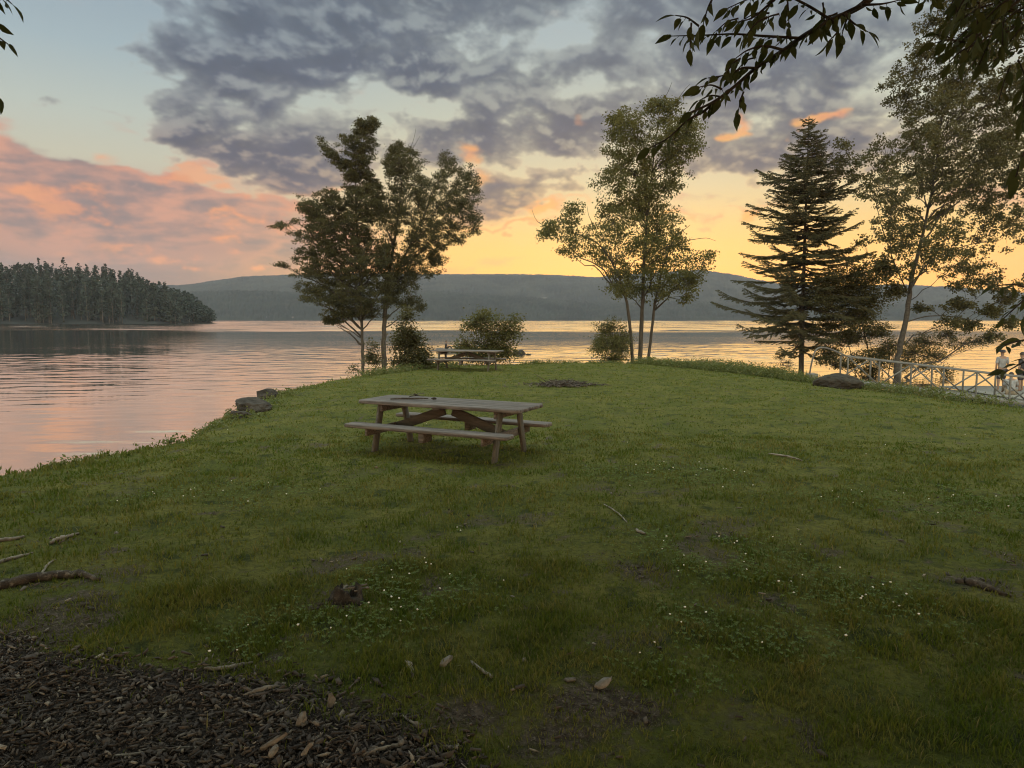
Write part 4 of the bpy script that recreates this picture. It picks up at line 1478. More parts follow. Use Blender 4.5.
mb.tube([(-.24, 0, .010), (-.08, .015, .014), (.1, 0, .012), (.26, .02, .009)], [.010, .014, .012, .006], 6, jit=.15)
mb.tube([(.02, 0, .014), (.10, .06, .012)], [.006, .003], 5)
mb.build('twig_wood', M['rotten_wood'], st, True)
co = tag(empty('pine_cone', on_table(-.22, -.02)), 'small dark cone lying alone on the near picnic table top', 'cone')
mb = MB()
for k in range(7):
    for j in range(7):
        a = j * .897 + k * .45
        r = .018 * math.sin((k + 1) / 8.2 * math.pi) ** .7
        x = -.03 + k * .0095
        mb.bar((x, r * .3 * math.cos(a), .02 + r * .3 * math.sin(a)), (x + .010, r * math.cos(a), .02 + r * math.sin(a)), .010, .003, (1, .01, .02))
mb.build('scales', M['rotten_wood'], co)

# ------------------------------------------------------------------ rocks
def rock(name, label, px, py, wpx, hpx, seed, m='rock', dy=0.0, depth=.8, sharp=1.0, group=None, z=None):
    rs = np.random.RandomState(seed)
    g = ground(px, py) if z is None else G(px, py, z)
    y = g[1] + dy
    s = y / F
    wd, hg = wpx * s, hpx * s
    import bmesh
    bm = bmesh.new()
    bmesh.ops.create_icosphere(bm, subdivisions=4, radius=.5)
    o3 = Vector(rs.rand(3) * 50)
    planes = [(Vector(unit(rs.randn(3) * [1, 1, .8])), .30 + .16 * rs.rand()) for _ in range(int(9 * sharp))]
    for v in bm.verts:
        c = v.co.copy()
        for n, d in planes:
            k = c.dot(n) - d
            if k > 0:
                c -= n * k * .85
        c += v.co.normalized() * (.07 * mnoise.fractal(c * 3 + o3, 1.0, 2.0, 4) + .02 * mnoise.noise(c * 14 + o3))
        v.co = Vector((c.x * wd * 1.12, c.y * wd * depth * 1.1, (c.z + .22) * hg * 1.42))
    me = bpy.data.meshes.new(name)
    bm.to_mesh(me)
    bm.free()
    me.materials.append(M[m])
    for p in me.polygons:
        p.use_smooth = False
    o = link(bpy.data.objects.new(name, me))
    o.location = (g[0] * y / g[1], y, g[2] - .02)
    return tag(o, label, 'rock', group)


rk = 'boulders at the lawn edge on the left'
rock('boulder', 'largest flat-topped boulder at the left bank of the lawn, middle one of three', 253, 412, 40, 15, 101, dy=.1, group=rk, sharp=2)
rock('boulder', 'small boulder farthest along the left bank, above the other two', 266, 400, 22, 11, 102, dy=.3, group=rk, sharp=2)
rock('boulder', 'low boulder nearest the camera at the left bank, half under grass', 240, 418, 26, 9, 103, dy=.1, group=rk, sharp=2)
rk = 'pointed rocks beside the pale bush'
rock('rock', 'taller pointed dark rock at the water edge right of the pale green bush', 519, 362, 15, 12, 104, 'dark_stone', sharp=1.4, group=rk)
rock('rock', 'lower dark rock leaning beside the pointed one', 528, 362, 12, 9, 105, 'dark_stone', sharp=1.4, group=rk)
rock('mound', 'dark rounded stone lying under the sapling left of the birch', 838, 388, 43, 15, 106, 'dark_stone', depth=.7, sharp=.3)

# ------------------------------------------------------------------ brush left on the old fire ring
g = ground(563, 386)
bp = tag(empty('brush_pile', g), 'flat pile of dark dead twigs on the lawn behind the near picnic table', 'brush pile')
rs = np.random.RandomState(12)
mb = MB()
for _ in range(170):
    x, y = rs.randn() * .36, rs.randn() * .22
    a = rs.rand() * 6.28
    l = .15 + .35 * rs.rand()
    z0 = .02 + .10 * rs.rand() * math.exp(-(x * x + y * y) * 3)
    d = np.array([math.cos(a), math.sin(a) * .7, rs.randn() * .16]) * l
    p = np.array([x, y, z0 + .02])
    mb.tube([p - d * .5, p + rs.randn(3) * .015, p + d * .5], [.011 * (.4 + rs.rand()), .009, .004], 4)
mb.tube([(-.35, 0, .05), (-.55, .02, .20), (-.72, .03, .30)], [.012, .009, .004], 5)
mb.build('twigs', M['rotten_wood'], bp)
mb = MB()
for _ in range(260):
    x, y = rs.randn() * .42, rs.randn() * .26
    mb.bar((x, y, .02), (x + rs.randn() * .05, y + rs.randn() * .05, .03 + .05 * rs.rand()), .03, .006)
mb.build('bark_bits', M['mulch'], bp)['kind'] = 'stuff'

# ------------------------------------------------------------------ gangway and dock on the right
def gp(px, d, drop):
    p = P(px, 318, d)
    return np.array([p[0], d, CZ - drop])


A0, A1 = gp(850, 24.6, 2.20), gp(1085, 23.0, 3.00)
dirg = unit(A1 - A0)
nrm = unit(np.cross([0, 0, 1], dirg))                       # pointing away from the camera
gw = tag(empty('gangway', A0), 'pale metal gangway with cross-braced railings leading down to the dock at the right', 'gangway')
Lg = np.linalg.norm(A1 - A0)
RH, GWID = .86, 1.15


def gpt(s_, side, up):
    return dirg * (s_ * Lg) + nrm * side + np.array([0, 0, up])


deck = MB()
nb = 64
for i in range(nb):
    a, b = gpt((i + .04) / nb, .04, 0.0), gpt((i + .96) / nb, .04, 0.0)
    c = (a + b) / 2 + nrm * (GWID / 2 - .04)
    deck.box(c, (Lg / nb * .93, GWID - .10, .035), np.stack([dirg, nrm, np.cross(dirg, nrm)], 1))
deck.build('deck', M['grey_deck'], gw)
for side in (0, GWID):
    MB().bar(gpt(0, side, RH), gpt(1, side, RH), .052, .052, bev=.010).build('handrail', M['white_metal'], gw)
    MB().bar(gpt(0, side, -.01), gpt(1, side, -.01), .06, .11, bev=.01).build('stringer', M['white_metal'], gw)
    npost = 7
    for k in range(npost + 1):
        MB().bar(gpt(k / npost, side, .045), gpt(k / npost, side, RH - .028), .050, .050, (0, 1, 0), .008).build('post', M['white_metal'], gw)
    for k in range(npost):
        a0_, a1_ = (.045, RH - .03) if (k + (side > 0)) % 2 else (RH - .03, .045)
        MB().bar(gpt((k + .03) / npost, side - .003, a0_), gpt((k + .97) / npost, side - .003, a1_), .036, .042, (0, 1, 0)).build('brace', M['white_metal'], gw)
# bent handrail at the shore end
q0 = ground(809, 381)
hr = tag(empty('handrail', q0), 'curved pale handrail pole rising from a small white box beside the spruce trunk', 'handrail')
y_h = q0[1]
pp = [P(*p, y_h + dd) - q0 for p, dd in [((809, 379), 0), ((811, 366), 0), ((814, 354), 0), ((817, 349), .05), ((822, 347.5), .2), ((830, 349), .6), ((842, 354), 1.2), ((852, 359), 1.8)]]
MB().tube(smooth_path(np.array(pp), 4), .026, 8).build('pipe', M['white_metal'], hr, True)
bx = P(813, 381, y_h) - q0
MB().box((bx[0], .1, .10), (.30, .30, .26), None, .02).build('box', M['white_metal'], hr)

ZD = CZ - 2.83
d0 = gp(958, 28.6, 2.83)
dk = tag(empty('dock', (d0[0], d0[1], ZD)), 'low grey floating dock with a white side at the foot of the gangway', 'dock')
DW, DL = 9.0, 5.2
deck = MB()
for i in range(40):
    x = i * DW / 40
    deck.box((x + DW / 80, -DL / 2 + 1.0, -.02), (DW / 40 * .94, DL, .04))
deck.build('deck', M['grey_deck'], dk)
MB().box((DW / 2, -DL + .97, -.19), (DW, .06, .26), None, .01).build('fascia', M['white_metal'], dk)
MB().box((-.035, -DL / 2 + 1, -.19), (.06, DL, .26), None, .01).build('fascia', M['white_metal'], dk)
for xx in (.6, 3.2, 6.0, 8.4):
    MB().box((xx, -DL / 2 + 1, -.30), (1.0, DL * .9, .30), None, .03).build('float', M['dark_stone'], dk)

# ------------------------------------------------------------------ people
def skin_mesh(name, joints, edges, root_i, m, parent, sub=2):
    me = bpy.data.meshes.new(name)
    me.from_pydata([j[:3] for j in joints], edges, [])
    o = link(bpy.data.objects.new(name, me), parent)
    sk = o.modifiers.new('skin', 'SKIN')
    sk.use_smooth_shade = True
    for i, j in enumerate(joints):
        v = me.skin_vertices[0].data[i]
        r = j[3] if isinstance(j[3], tuple) else (j[3], j[3])
        v.radius = r
        v.use_root = (i == root_i)
    sb = o.modifiers.new('sub', 'SUBSURF')
    sb.levels = sub
    sb.render_levels = sub
    me.materials.append(m)
    return o


def head_extra(o_parent, c, hat=None, hair=True, face=1):
    """hair cap / hat and face marks around the head centre c"""
    import bmesh
    def ball(name, cc, sc, m, cut=None):
        bm = bmesh.new()
        bmesh.ops.create_uvsphere(bm, u_segments=16, v_segments=10, radius=1)
        if cut is not None:
            bmesh.ops.delete(bm, geom=[v for v in bm.verts if v.co.z < cut], context='VERTS')
        for v in bm.verts:
            v.co = Vector((v.co.x * sc[0] + cc[0], v.co.y * sc[1] + cc[1], v.co.z * sc[2] + cc[2]))
        me = bpy.data.meshes.new(name)
        bm.to_mesh(me)
        bm.free()
        for p in me.polygons:
            p.use_smooth = True
        me.materials.append(m)
        return link(bpy.data.objects.new(name, me), o_parent)
    if hair:
        ball('hair', (c[0], c[1] + .018 * -face, c[2] + .02), (.088, .102, .112), M['hair'], -.25)
    if hat:
        mbh = MB()
        a = np.arange(20) * 2 * np.pi / 20
        rings = [(.155, .040), (.150, .050), (.098, .055), (.094, .10), (.075, .125), (.01, .132)]
        V = np.concatenate([np.stack([c[0] + r * np.cos(a), c[1] + r * 1.1 * np.sin(a), np.full(20, c[2] + zz)], 1) for r, zz in rings])
        Fc = [(k * 20 + i, k * 20 + (i + 1) % 20, k * 20 + 20 + (i + 1) % 20, k * 20 + 20 + i) for k in range(5) for i in range(20)]
        mbh.raw(V, Fc).build('hat', hat, o_parent, True)


def standing(label, loc, rz, h, top, legs, hat=None, arm=0):
    root = tag(empty('person', loc, rz), label, 'person', 'people on the dock')
    k = h / 1.7
    ax = .10 if arm == 0 else .16
    J = [(0, 0, .93, (.135, .10)), (0, .0, 1.08, (.125, .09)), (0, -.01, 1.28, (.155, .105)), (0, -.01, 1.41, (.13, .085)), (0, -.005, 1.47, .052), (0, .01, 1.53, (.062, .07)), (0, .015, 1.62, (.073, .088)), (0, .01, 1.685, (.05, .06)),
         (.17, -.01, 1.39, .055), (.215, -.02, 1.14, .043), (.20, .10 if arm else .04, .93, .033), (.19, .14 if arm else .07, .84, (.022, .04)),
         (-.17, -.01, 1.39, .055), (-.215, -.02, 1.14, .043), (-.20, .04, .93, .033), (-.19, .07, .84, (.022, .04)),
         (.085, 0, .86, .088), (.095, .01, .48, .060), (.10, -.02, .09, .040), (.105, .10, .035, (.042, .03)),
         (-.085, 0, .86, .088), (-.10, .01, .48, .060), (-.11, -.02, .09, .040), (-.12, .10, .035, (.042, .03))]
    J = [(x * k, y * k, z * k, tuple(q * k for q in r) if isinstance(r, tuple) else r * k) for x, y, z, r in J]
    E_ = [(0, 1), (1, 2), (2, 3), (3, 4), (4, 5), (5, 6), (6, 7), (3, 8), (8, 9), (9, 10), (10, 11), (3, 12), (12, 13), (13, 14), (14, 15), (0, 16), (16, 17), (17, 18), (18, 19), (0, 20), (20, 21), (21, 22), (22, 23)]
    skin_mesh('body', J, E_, 0, M['skin'], root)

    def grow(ids, ex):
        return [(J[i][0], J[i][1], J[i][2], tuple(q + ex for q in J[i][3]) if isinstance(J[i][3], tuple) else J[i][3] + ex) for i in ids]
    ids = [0, 1, 2, 3, 8, 9, 12, 13]
    skin_mesh('shirt', grow(ids, .018), [(0, 1), (1, 2), (2, 3), (3, 4), (4, 5), (3, 6), (6, 7)], 0, M[top], root)
    ids = [0, 16, 17, 20, 21]
    skin_mesh('trousers', grow(ids, .022), [(0, 1), (1, 2), (0, 3), (3, 4)], 0, M[legs], root)
    head_extra(root, (0, .015 * k, 1.60 * k), M[hat] if hat else None)
    return root


def seated(label, loc, rz, top, legs, knees=.45, lean=0.0, k=1.0, group=None, hat=None):
    """sitting on the ground or a thwart, hips at the origin"""
    root = tag(empty('person', loc, rz), label, 'person', group)
    J = [(0, 0, .10, (.14, .11)), (0, .02 + lean * .3, .27, (.125, .095)), (0, .03 + lean * .6, .46, (.15, .10)), (0, .04 + lean * .9, .58, (.13, .085)), (0, .05 + lean, .645, .052), (0, .06 + lean, .70, (.062, .07)), (0, .075 + lean, .79, (.073, .088)), (0, .07 + lean, .855, (.05, .06)),
         (.17, .04 + lean * .9, .56, .055), (.23, .12, .34, .043), (.19, .30, .34, .033), (.17, .37, .36, (.022, .04)),
         (-.17, .04 + lean * .9, .56, .055), (-.23, .12, .34, .043), (-.19, .30, .34, .033), (-.17, .37, .36, (.022, .04)),
         (.10, .06, .10, .088), (.13, .44, knees * .75, .060), (.12, .66, .08, .040), (.12, .76, .035, (.042, .03)),
         (-.10, .06, .10, .088), (-.13, .44, knees * .75, .060), (-.12, .66, .08, .040), (-.12, .76, .035, (.042, .03))]
    J = [(x * k, y * k, z * k, tuple(q * k for q in r) if isinstance(r, tuple) else r * k) for x, y, z, r in J]
    E_ = [(0, 1), (1, 2), (2, 3), (3, 4), (4, 5), (5, 6), (6, 7), (3, 8), (8, 9), (9, 10), (10, 11), (3, 12), (12, 13), (13, 14), (14, 15), (0, 16), (16, 17), (17, 18), (18, 19), (0, 20), (20, 21), (21, 22), (22, 23)]
    skin_mesh('body', J, E_, 0, M['skin'], root)

    def grow(ids, ex):
        return [(J[i][0], J[i][1], J[i][2], tuple(q + ex for q in J[i][3]) if isinstance(J[i][3], tuple) else J[i][3] + ex) for i in ids]
    skin_mesh('shirt', grow([0, 1, 2, 3, 8, 9, 12, 13], .022), [(0, 1), (1, 2), (2, 3), (3, 4), (4, 5), (3, 6), (6, 7)], 0, M[top], root)
    skin_mesh('trousers', grow([0, 16, 17, 18, 20, 21, 22], .016), [(0, 1), (1, 2), (2, 3), (0, 4), (4, 5), (5, 6)], 0, M[legs], root)
    head_extra(root, (0, .07 * k + lean * k, .77 * k), M[hat] if hat else None)
    return root


pz = gp(1005, 27.4, 2.83)
standing('person in a pale shirt, dark trousers and brimmed hat standing on the dock', (pz[0], pz[1], ZD), math.radians(-8), 1.58, 'white_cloth', 'dark_cloth', 'dark_cloth', 1)
pz = gp(1025, 27.2, 2.83)
standing('person in dark clothes standing at the right edge of the picture on the dock', (pz[0], pz[1], ZD), math.radians(30), 1.50, 'dark_cloth', 'dark_cloth', None)
pz = gp(1016, 26.2, 2.83)
seated('person in a loose white shirt sitting on the dock behind the railing, facing the lake', (pz[0], pz[1], ZD), math.radians(-20), 'white_cloth', 'tan_cloth', .55, .06, .92, group='people on the dock')

# ------------------------------------------------------------------ boat with people beyond the far table
b0 = G(452, 352, ZW)
rb = tag(empty('rowing_boat', (b0[0] + .35, b0[1], ZW + .03), math.radians(4)), 'small pale rowing boat on the water behind the far picnic table', 'boat')
V = HULL_V.copy() * np.array([3.6 / 5.5, 1.25 / 2.0, .36])
mb = MB()
mb.raw(V, [f for f in HULL_F if not (len(f) == 4 and f[0] % 4 == 3)])
hull = mb.build('hull', M['white_metal'], rb)
so = hull.modifiers.new('thick', 'SOLIDIFY')
so.thickness = .03
for xx in (-.95, 0.1, 1.0):
    MB().box((xx, 0, .20), (.24, .80, .03), None, .008).build('thwart', M['grey_deck'], rb)
for xx, lb, tp, ln in ((-.95, 'person in dark clothes sitting at the left end of the small boat', 'dark_cloth', 0.0), (.1, 'person in a white top sitting in the middle of the small boat', 'white_cloth', .05), (1.0, 'person in dark clothes leaning back at the right end of the small boat', 'dark_cloth', -.14)):
    p = rb.matrix_basis @ Vector((xx, 0, .215))
    seated(lb, p, math.radians(-86 if xx < 1 else 94), tp, 'dark_cloth', .42, ln, .95, group='people in the small boat')

# ------------------------------------------------------------------ roots, stump and scraps on the lawn
def lying(name, label, cat, pts, rad, m, part=None, n=7, jit=.12, seed=1, group=None, bury=.35, flat=1.0):
    rs = np.random.RandomState(seed)
    w3 = np.array([ground(*p) for p in pts])
    rad = np.array(rad, float)
    b = w3[0].copy()
    p = w3 - b
    p[:, 2] += rad * (1 - bury)
    pr = smooth_path(np.column_stack([p, rad]), 5)
    pr[:, :2] += rs.randn(len(pr), 2) * pr[:, 3:4] * .25
    pr[:, 2] += rs.randn(len(pr)) * pr[:, 3] * .15
    mb = MB()
    mb.tube(pr[:, :3], pr[:, 3], n, jit=jit, rs=rs)
    o = mb.build(name, M[m], None, True, b)
    return tag(o, label, cat, group)


rg = 'tree roots showing in the grass on the left'
lying('tree_root', 'thick dark root lying across the grass at the left edge', 'root', [(-30, 594), (0, 589), (29, 582), (59, 578), (82, 577), (99, 581)], [.034, .036, .032, .030, .026, .012], 'rotten_wood', seed=3, group=rg, bury=.3)
lying('tree_root', 'short pale root at the left edge, farthest of the roots', 'root', [(-20, 546), (0, 542), (14, 540), (24, 537)], [.016, .017, .015, .008], 'dead_twig', seed=4, group=rg, bury=.2)
lying('tree_root', 'crooked pale root in the grass right of the left edge', 'root', [(50, 544), (58, 541), (68, 538), (79, 534)], [.012, .017, .015, .008], 'dead_twig', seed=5, group=rg, bury=.2)
lying('tree_root', 'thin pale root at the left edge just above the thick dark one', 'root', [(-20, 568), (0, 563), (18, 558), (33, 553)], [.014, .015, .012, .006], 'dead_twig', seed=6, group=rg, bury=.2)
lying('tree_root', 'thin pale shoot curving up from the end of the thick dark root', 'root', [(40, 578), (46, 568), (52, 562), (56, 560)], [.009, .008, .007, .004], 'dead_twig', seed=7, group=rg, bury=.0)
sg = 'pale stones in the grass on the left'
rock('stone', 'small pale stone in the grass on the left, the right one of two', 130, 523, 6, 3, 111, 'pale_wood', sharp=.6, group=sg)
rock('stone', 'small pale stone in the grass on the left, the nearer one of two', 116, 533, 5, 4, 112, 'pale_wood', sharp=.6, group=sg)

g = ground(349, 600)
su = tag(empty('tree_stump', g), 'low rotten dark stump with a pale splintered top in the grass', 'stump')
rs = np.random.RandomState(9)
mb = MB()
nr = 22
a = np.arange(nr) * 2 * np.pi / nr
rj = 1 + .22 * rs.randn(nr)
hj = np.clip(.5 + .5 * np.sin(a * 2 + .6) + .35 * rs.randn(nr), 0, 1.4)
V = []
for zf, rf in ((-.04, 1.25), (.02, 1.05), (.075, .92), (.085, .72), (.04, .5), (.015, .2)):
    V.append(np.stack([.085 * rf * rj * np.cos(a), .065 * rf * rj * np.sin(a), .75 * zf * (.45 + 1.1 * hj * (zf > .05) + .55 * (zf <= .05)) + 0 * a], 1))
V = np.concatenate(V)
mb.raw(V, [(k * nr + i, k * nr + (i + 1) % nr, k * nr + nr + (i + 1) % nr, k * nr + nr + i) for k in range(5) for i in range(nr)] + [tuple(range(5 * nr, 6 * nr))])
mb.build('stump_wood', M['stump_wood'], su)
mb = MB()
for k in range(14):
    x, y = rs.uniform(-.08, .12), rs.uniform(-.02, .09)
    mb.bar((x * .8, y * .8, .055 + .015 * rs.rand()), (x * .8 + rs.uniform(.02, .06), y * .8 + rs.randn() * .015, .06 + .02 * rs.rand()), .016, .006, (0, .2, 1))
mb.build('splinters', M['dead_twig'], su)
lying('tree_root', 'dark crooked root half buried in the grass at the right edge of the lawn', 'root', [(955, 582), (972, 585), (990, 591), (1012, 597)], [.015, .028, .022, .008], 'rotten_wood', seed=12)
lying('stick', 'long thin pale stick lying in the grass in the middle right', 'stick', [(604, 505), (615, 512), (622, 518), (627, 523)], [.005, .007, .007, .004], 'pale_wood', seed=13, jit=.05, bury=-.5)
lying('stick', 'short grey stick in the grass just beyond the bare patch', 'stick', [(636, 531), (641, 534), (646, 535)], [.010, .013, .008], 'pale_wood', seed=14, bury=-.3)
lying('stick', 'thin dry stick lying flat far out on the right of the lawn', 'stick', [(768, 455), (780, 457), (795, 460), (803, 462)], [.010, .012, .011, .006], 'dead_twig', seed=15, bury=-1)
lying('stick', 'straight pale stick slanting down right below the stump, rightmost of the three scraps', 'stick', [(471, 663), (479, 670), (487, 676), (492, 679)], [.006, .008, .008, .006], 'pale_wood', seed=16, jit=.05, bury=-.6)
lying('stick', 'short split stick pointing down right below the stump, leftmost of the three scraps', 'stick', [(406, 663), (409, 668), (413, 675)], [.008, .012, .006], 'pale_wood', seed=17, bury=-.4)
lying('stick', 'forked grey stick lying at the lower right end of the wood-chip bed', 'stick', [(362, 758), (371, 755), (385, 750), (398, 748), (403, 745)], [.006, .009, .008, .009, .010], 'dead_twig', seed=18, bury=-.3)
lying('stick', 'dark thin stick at the far right edge of the wood-chip bed', 'stick', [(400, 716), (408, 721), (416, 727)], [.005, .006, .005], 'dead_twig', seed=19, bury=-.5)
lying('stick', 'curved pale stick near the bottom edge right of the wood chips', 'stick', [(444, 748), (451, 750), (456, 751), (458, 746)], [.007, .009, .009, .006], 'pale_wood', seed=20, bury=-.3)
lying('stick', 'long brown stick lying along the front of the wood-chip bed', 'stick', [(90, 757), (130, 757), (170, 751), (199, 748)], [.004, .006, .006, .004], 'dead_twig', seed=22, bury=-.6)
lying('stick', 'thick grey stick at the upper edge of the wood-chip bed', 'stick', [(204, 670), (222, 671), (240, 668), (252, 664)], [.006, .011, .011, .006], 'dead_twig', seed=23, bury=-.3)
lying('stick', 'pair-bladed dry stick pointing up right in the upper wood chips', 'stick', [(243, 697), (258, 694), (272, 690), (280, 688)], [.006, .012, .010, .006], 'dead_twig', seed=24, bury=-.3)


def chip(label, px, py, lpx, wpx, rot, m, seed, tiltv=.15):
    rs = np.random.RandomState(seed)
    g = ground(px, py)
    s = g[1] / F
    L, Wd = lpx * s, wpx * s
    n = 7
    q = np.linspace(-.5, .5, n)
    up = [(x * L, Wd * .5 * (1 - (2 * abs(x)) ** 3) * (1 + .2 * rs.randn())) for x in q]
    dn = [(x * L, -Wd * .5 * (1 - (2 * abs(x)) ** 3) * (1 + .2 * rs.randn())) for x in q[::-1]]
    pts = up + dn
    k = len(pts)
    V = [(x, y, .004 + .012 * math.sin(x / L * 3) + .004 * rs.randn()) for x, y in pts]
    V += [(x * .93, y * .85, z + .014) for x, y, z in V]
    mb = MB()
    mb.raw(V, [tuple(range(k))[::-1], tuple(range(k, 2 * k))] + [(i, (i + 1) % k, k + (i + 1) % k, k + i) for i in range(k)])
    o = mb.build('bark_chip', M[m], None, False, (g[0], g[1], g[2] + .022))
    o.rotation_euler = (tiltv * rs.randn(), tiltv * rs.randn(), rot)
    return tag(o, label, 'bark chip')


chip('pale oval bark chip on bare soil right of the bottom centre', 603, 689, 21, 12, .35, 'pale_wood', 31)
chip('pale curled chip below the stump, middle of the three scraps', 446, 667, 16, 7, .7, 'pale_wood', 32)
chip('broad pale chip in the middle of the right half of the wood-chip bed', 301, 726, 14, 12, 1.0, 'dead_twig', 33)
chip('long pale chip with rounded ends low in the wood-chip bed', 274, 748, 30, 9, .45, 'dead_twig', 34)
chip('upright curved grey chip at the right of the wood-chip bed', 331, 707, 14, 9, 1.5, 'dead_twig', 35, .3)
chip('small pale chip at the bottom edge of the wood-chip bed', 308, 757, 16, 5, .6, 'dead_twig', 36)
chip('flat grey oval chip at the bottom edge left of the long pale one', 273, 759, 10, 14, .2, 'dead_twig', 37)
chip('narrow pale chip standing out in the right half of the bed', 317, 731, 14, 3, -1.0, 'dead_twig', 38)

# ------------------------------------------------------------------ ground cover
rs = np.random.RandomState(77)


def sector(n, r0, r1, power, half=42):
    """positions over the visible part of the lawn and some way to each side"""
    u = rs.rand(n)
    k = power + 1
    r = (r0 ** k + u * (r1 ** k - r0 ** k)) ** (1 / k)
    th = np.radians(rs.uniform(-half, half, n))
    return r * np.sin(th) * 1.05, r * np.cos(th)


def grass_pts(n, r0, r1, power):
    x, y = sector(n, r0, r1, power, 62 if r0 < 5 else 56 if r0 < 11 else 48)
    sd = sdist(x, y)
    keep = sd < .75
    x, y, sd = x[keep], y[keep], sd[keep]
    mu, ba = mulch_amt(x, y), bare_amt(x, y)
    tuft = .55 + .8 * fbm(x * 2.6 + 3, y * 2.6, 3) + .35 * fbm(x * .8 + 4, y * .8, 3)
    p = np.clip(tuft, .12, 1) * (1 - .985 * mu) * (1 - .80 * ba)
    k = rs.rand(len(x)) < p
    return x[k], y[k], sd[k], ba[k]


gm = bpy.data.materials.new('grass_blade')
gm.use_nodes = True
t = NT(gm.node_tree)
t.n.clear()
oc = t.new('ShaderNodeTexCoord').outputs['Object']
at = t.new('ShaderNodeAttribute', attribute_name='tint').outputs['Fac']
big = t.noise(oc, .55, 5, .65)
med = t.noise(t.vmath('ADD', oc, (4, 9, 0)), 1.7, 4, .6)
c = t.mix(t.smooth(big, .40, .60), (.096, .122, .013, 1), (.160, .150, .028, 1))
c = t.mix(t.mul(t.smooth(med, .46, .68), .75), c, (.21, .17, .05, 1))
sm = t.noise(t.vmath('ADD', oc, (1, 2, 5)), 3.4, 5, .65)
c = t.mix(t.mul(t.smooth(sm, .50, .64), .75), c, (.044, .074, .008, 1))
c = t.mix(t.mul(t.smooth(sm, .47, .36), .6), c, (.18, .165, .045, 1))
c = t.mix(t.smooth(at, .0, .75, 0, .55), c, (.056, .098, .008, 1))
c = t.mix(t.mul(t.smooth(at, .90, .97), .7), c, (.22, .185, .085, 1))
b = t.new('ShaderNodeBsdfPrincipled')
t.put(b.inputs['Base Color'], c)
b.inputs['Roughness'].default_value = .6
b.inputs['Specular IOR Level'].default_value = .2
tr = t.new('ShaderNodeBsdfTranslucent')
t.put(tr.inputs['Color'], c)
ms = t.new('ShaderNodeMixShader')
ms.inputs[0].default_value = .35
t.l.new(b.outputs[0], ms.inputs[1])
t.l.new(tr.outputs[0], ms.inputs[2])
t.l.new(ms.outputs[0], t.new('ShaderNodeOutputMaterial').inputs['Surface'])

xs, ys_, sds, bas = [], [], [], []
for n, r0, r1, pw in ((250000, 1.5, 5.0, .6), (165000, 5.0, 11.0, .3), (140000, 11.0, 30.5, .2)):
    x, y, sd, ba = grass_pts(n, r0, r1, pw)
    xs.append(x); ys_.append(y); sds.append(sd); bas.append(ba)
x, y, sd, ba = map(np.concatenate, (xs, ys_, sds, bas))
z = hgt(x, y)
n = len(x)
r = np.hypot(x, y)
edge = sstep(sd, -.9, .1)
hb = (.024 + .032 * rs.rand(n) ** 1.8) * np.clip(1 + .5 * fbm(x * .7, y * .7, 3) + .75 * fbm(x * 2.6 + 3, y * 2.6, 3), .35, 2.4) * (1 - .35 * ba) * (1 + 1.5 * edge * rs.rand(n))
hb *= 1 - .25 * sstep(r, 6, 14)
wb = (.0013 + .0016 * rs.rand(n)) * (1 + .30 * np.maximum(r - 3.0, 0))
th = rs.rand(n) * 6.283
lean = np.abs(rs.randn(n)) * .45 + .12
dxy = np.stack([np.cos(th), np.sin(th)], 1) * (hb * lean)[:, None]
ph = rs.rand(n) * 6.283
sx_ = np.stack([np.cos(ph), np.sin(ph)], 1) * wb[:, None]
B0 = np.stack([x, y, z - .004], 1)


def at_h(f, k, wmul):
    p = B0.copy()
    p[:, :2] += dxy * k
    p[:, 2] += hb * f
    o = np.zeros_like(p)
    o[:, :2] = sx_ * wmul
    return p - o, p + o


a0, b0_ = at_h(0, 0, 1)
a1, b1 = at_h(.58, .35, .85)
tip = at_h(1.0, 1.15, 0)[0]
V = np.stack([a0, b0_, a1, b1, tip], 1)
mb = MB()
mb.batch(V, [(0, 1, 3), (0, 3, 2), (2, 3, 4)])
gr = mb.build('grass', gm)
tv = rs.rand(n).astype(np.float32)
tv = np.clip(tv + .10 * (ba > .4) * rs.rand(n), 0, 1).astype(np.float32)
a = gr.data.attributes.new('tint', 'FLOAT', 'POINT')
a.data.foreach_set('value', np.repeat(tv, 5))
tag(gr, 'short uneven green grass growing over the lawn', 'grass', kind='stuff')

# clover: small rounded leaves in drifts, with white heads
def drift(n, r0, r1, pw, thr):
    x, y = sector(n, r0, r1, pw, 40)
    f = fbm(x * .55 + 31, y * .55 + 12, 4)
    ex = np.zeros_like(x)
    for px, py, rx, ry in [(330, 630, .9, .5), (270, 640, .6, .35), (430, 590, .7, .4), (740, 560, 1.1, .8), (760, 640, .6, .6), (850, 590, .9, .5), (690, 480, 1.4, 1.0), (150, 500, 1.2, .7), (260, 500, 1.0, .6), (680, 690, .5, .4), (790, 500, 1.5, .9)]:
        c = G(px, py)
        ex = np.maximum(ex, np.exp(-((x - c[0]) / rx) ** 2 - ((y - c[1]) / ry) ** 2))
    k = (f + ex * .7 + .10 * rs.randn(len(x)) > thr) & (sdist(x, y) < -.2) & (mulch_amt(x, y) < .35) & (bare_amt(x, y) < .45)
    return x[k], y[k]


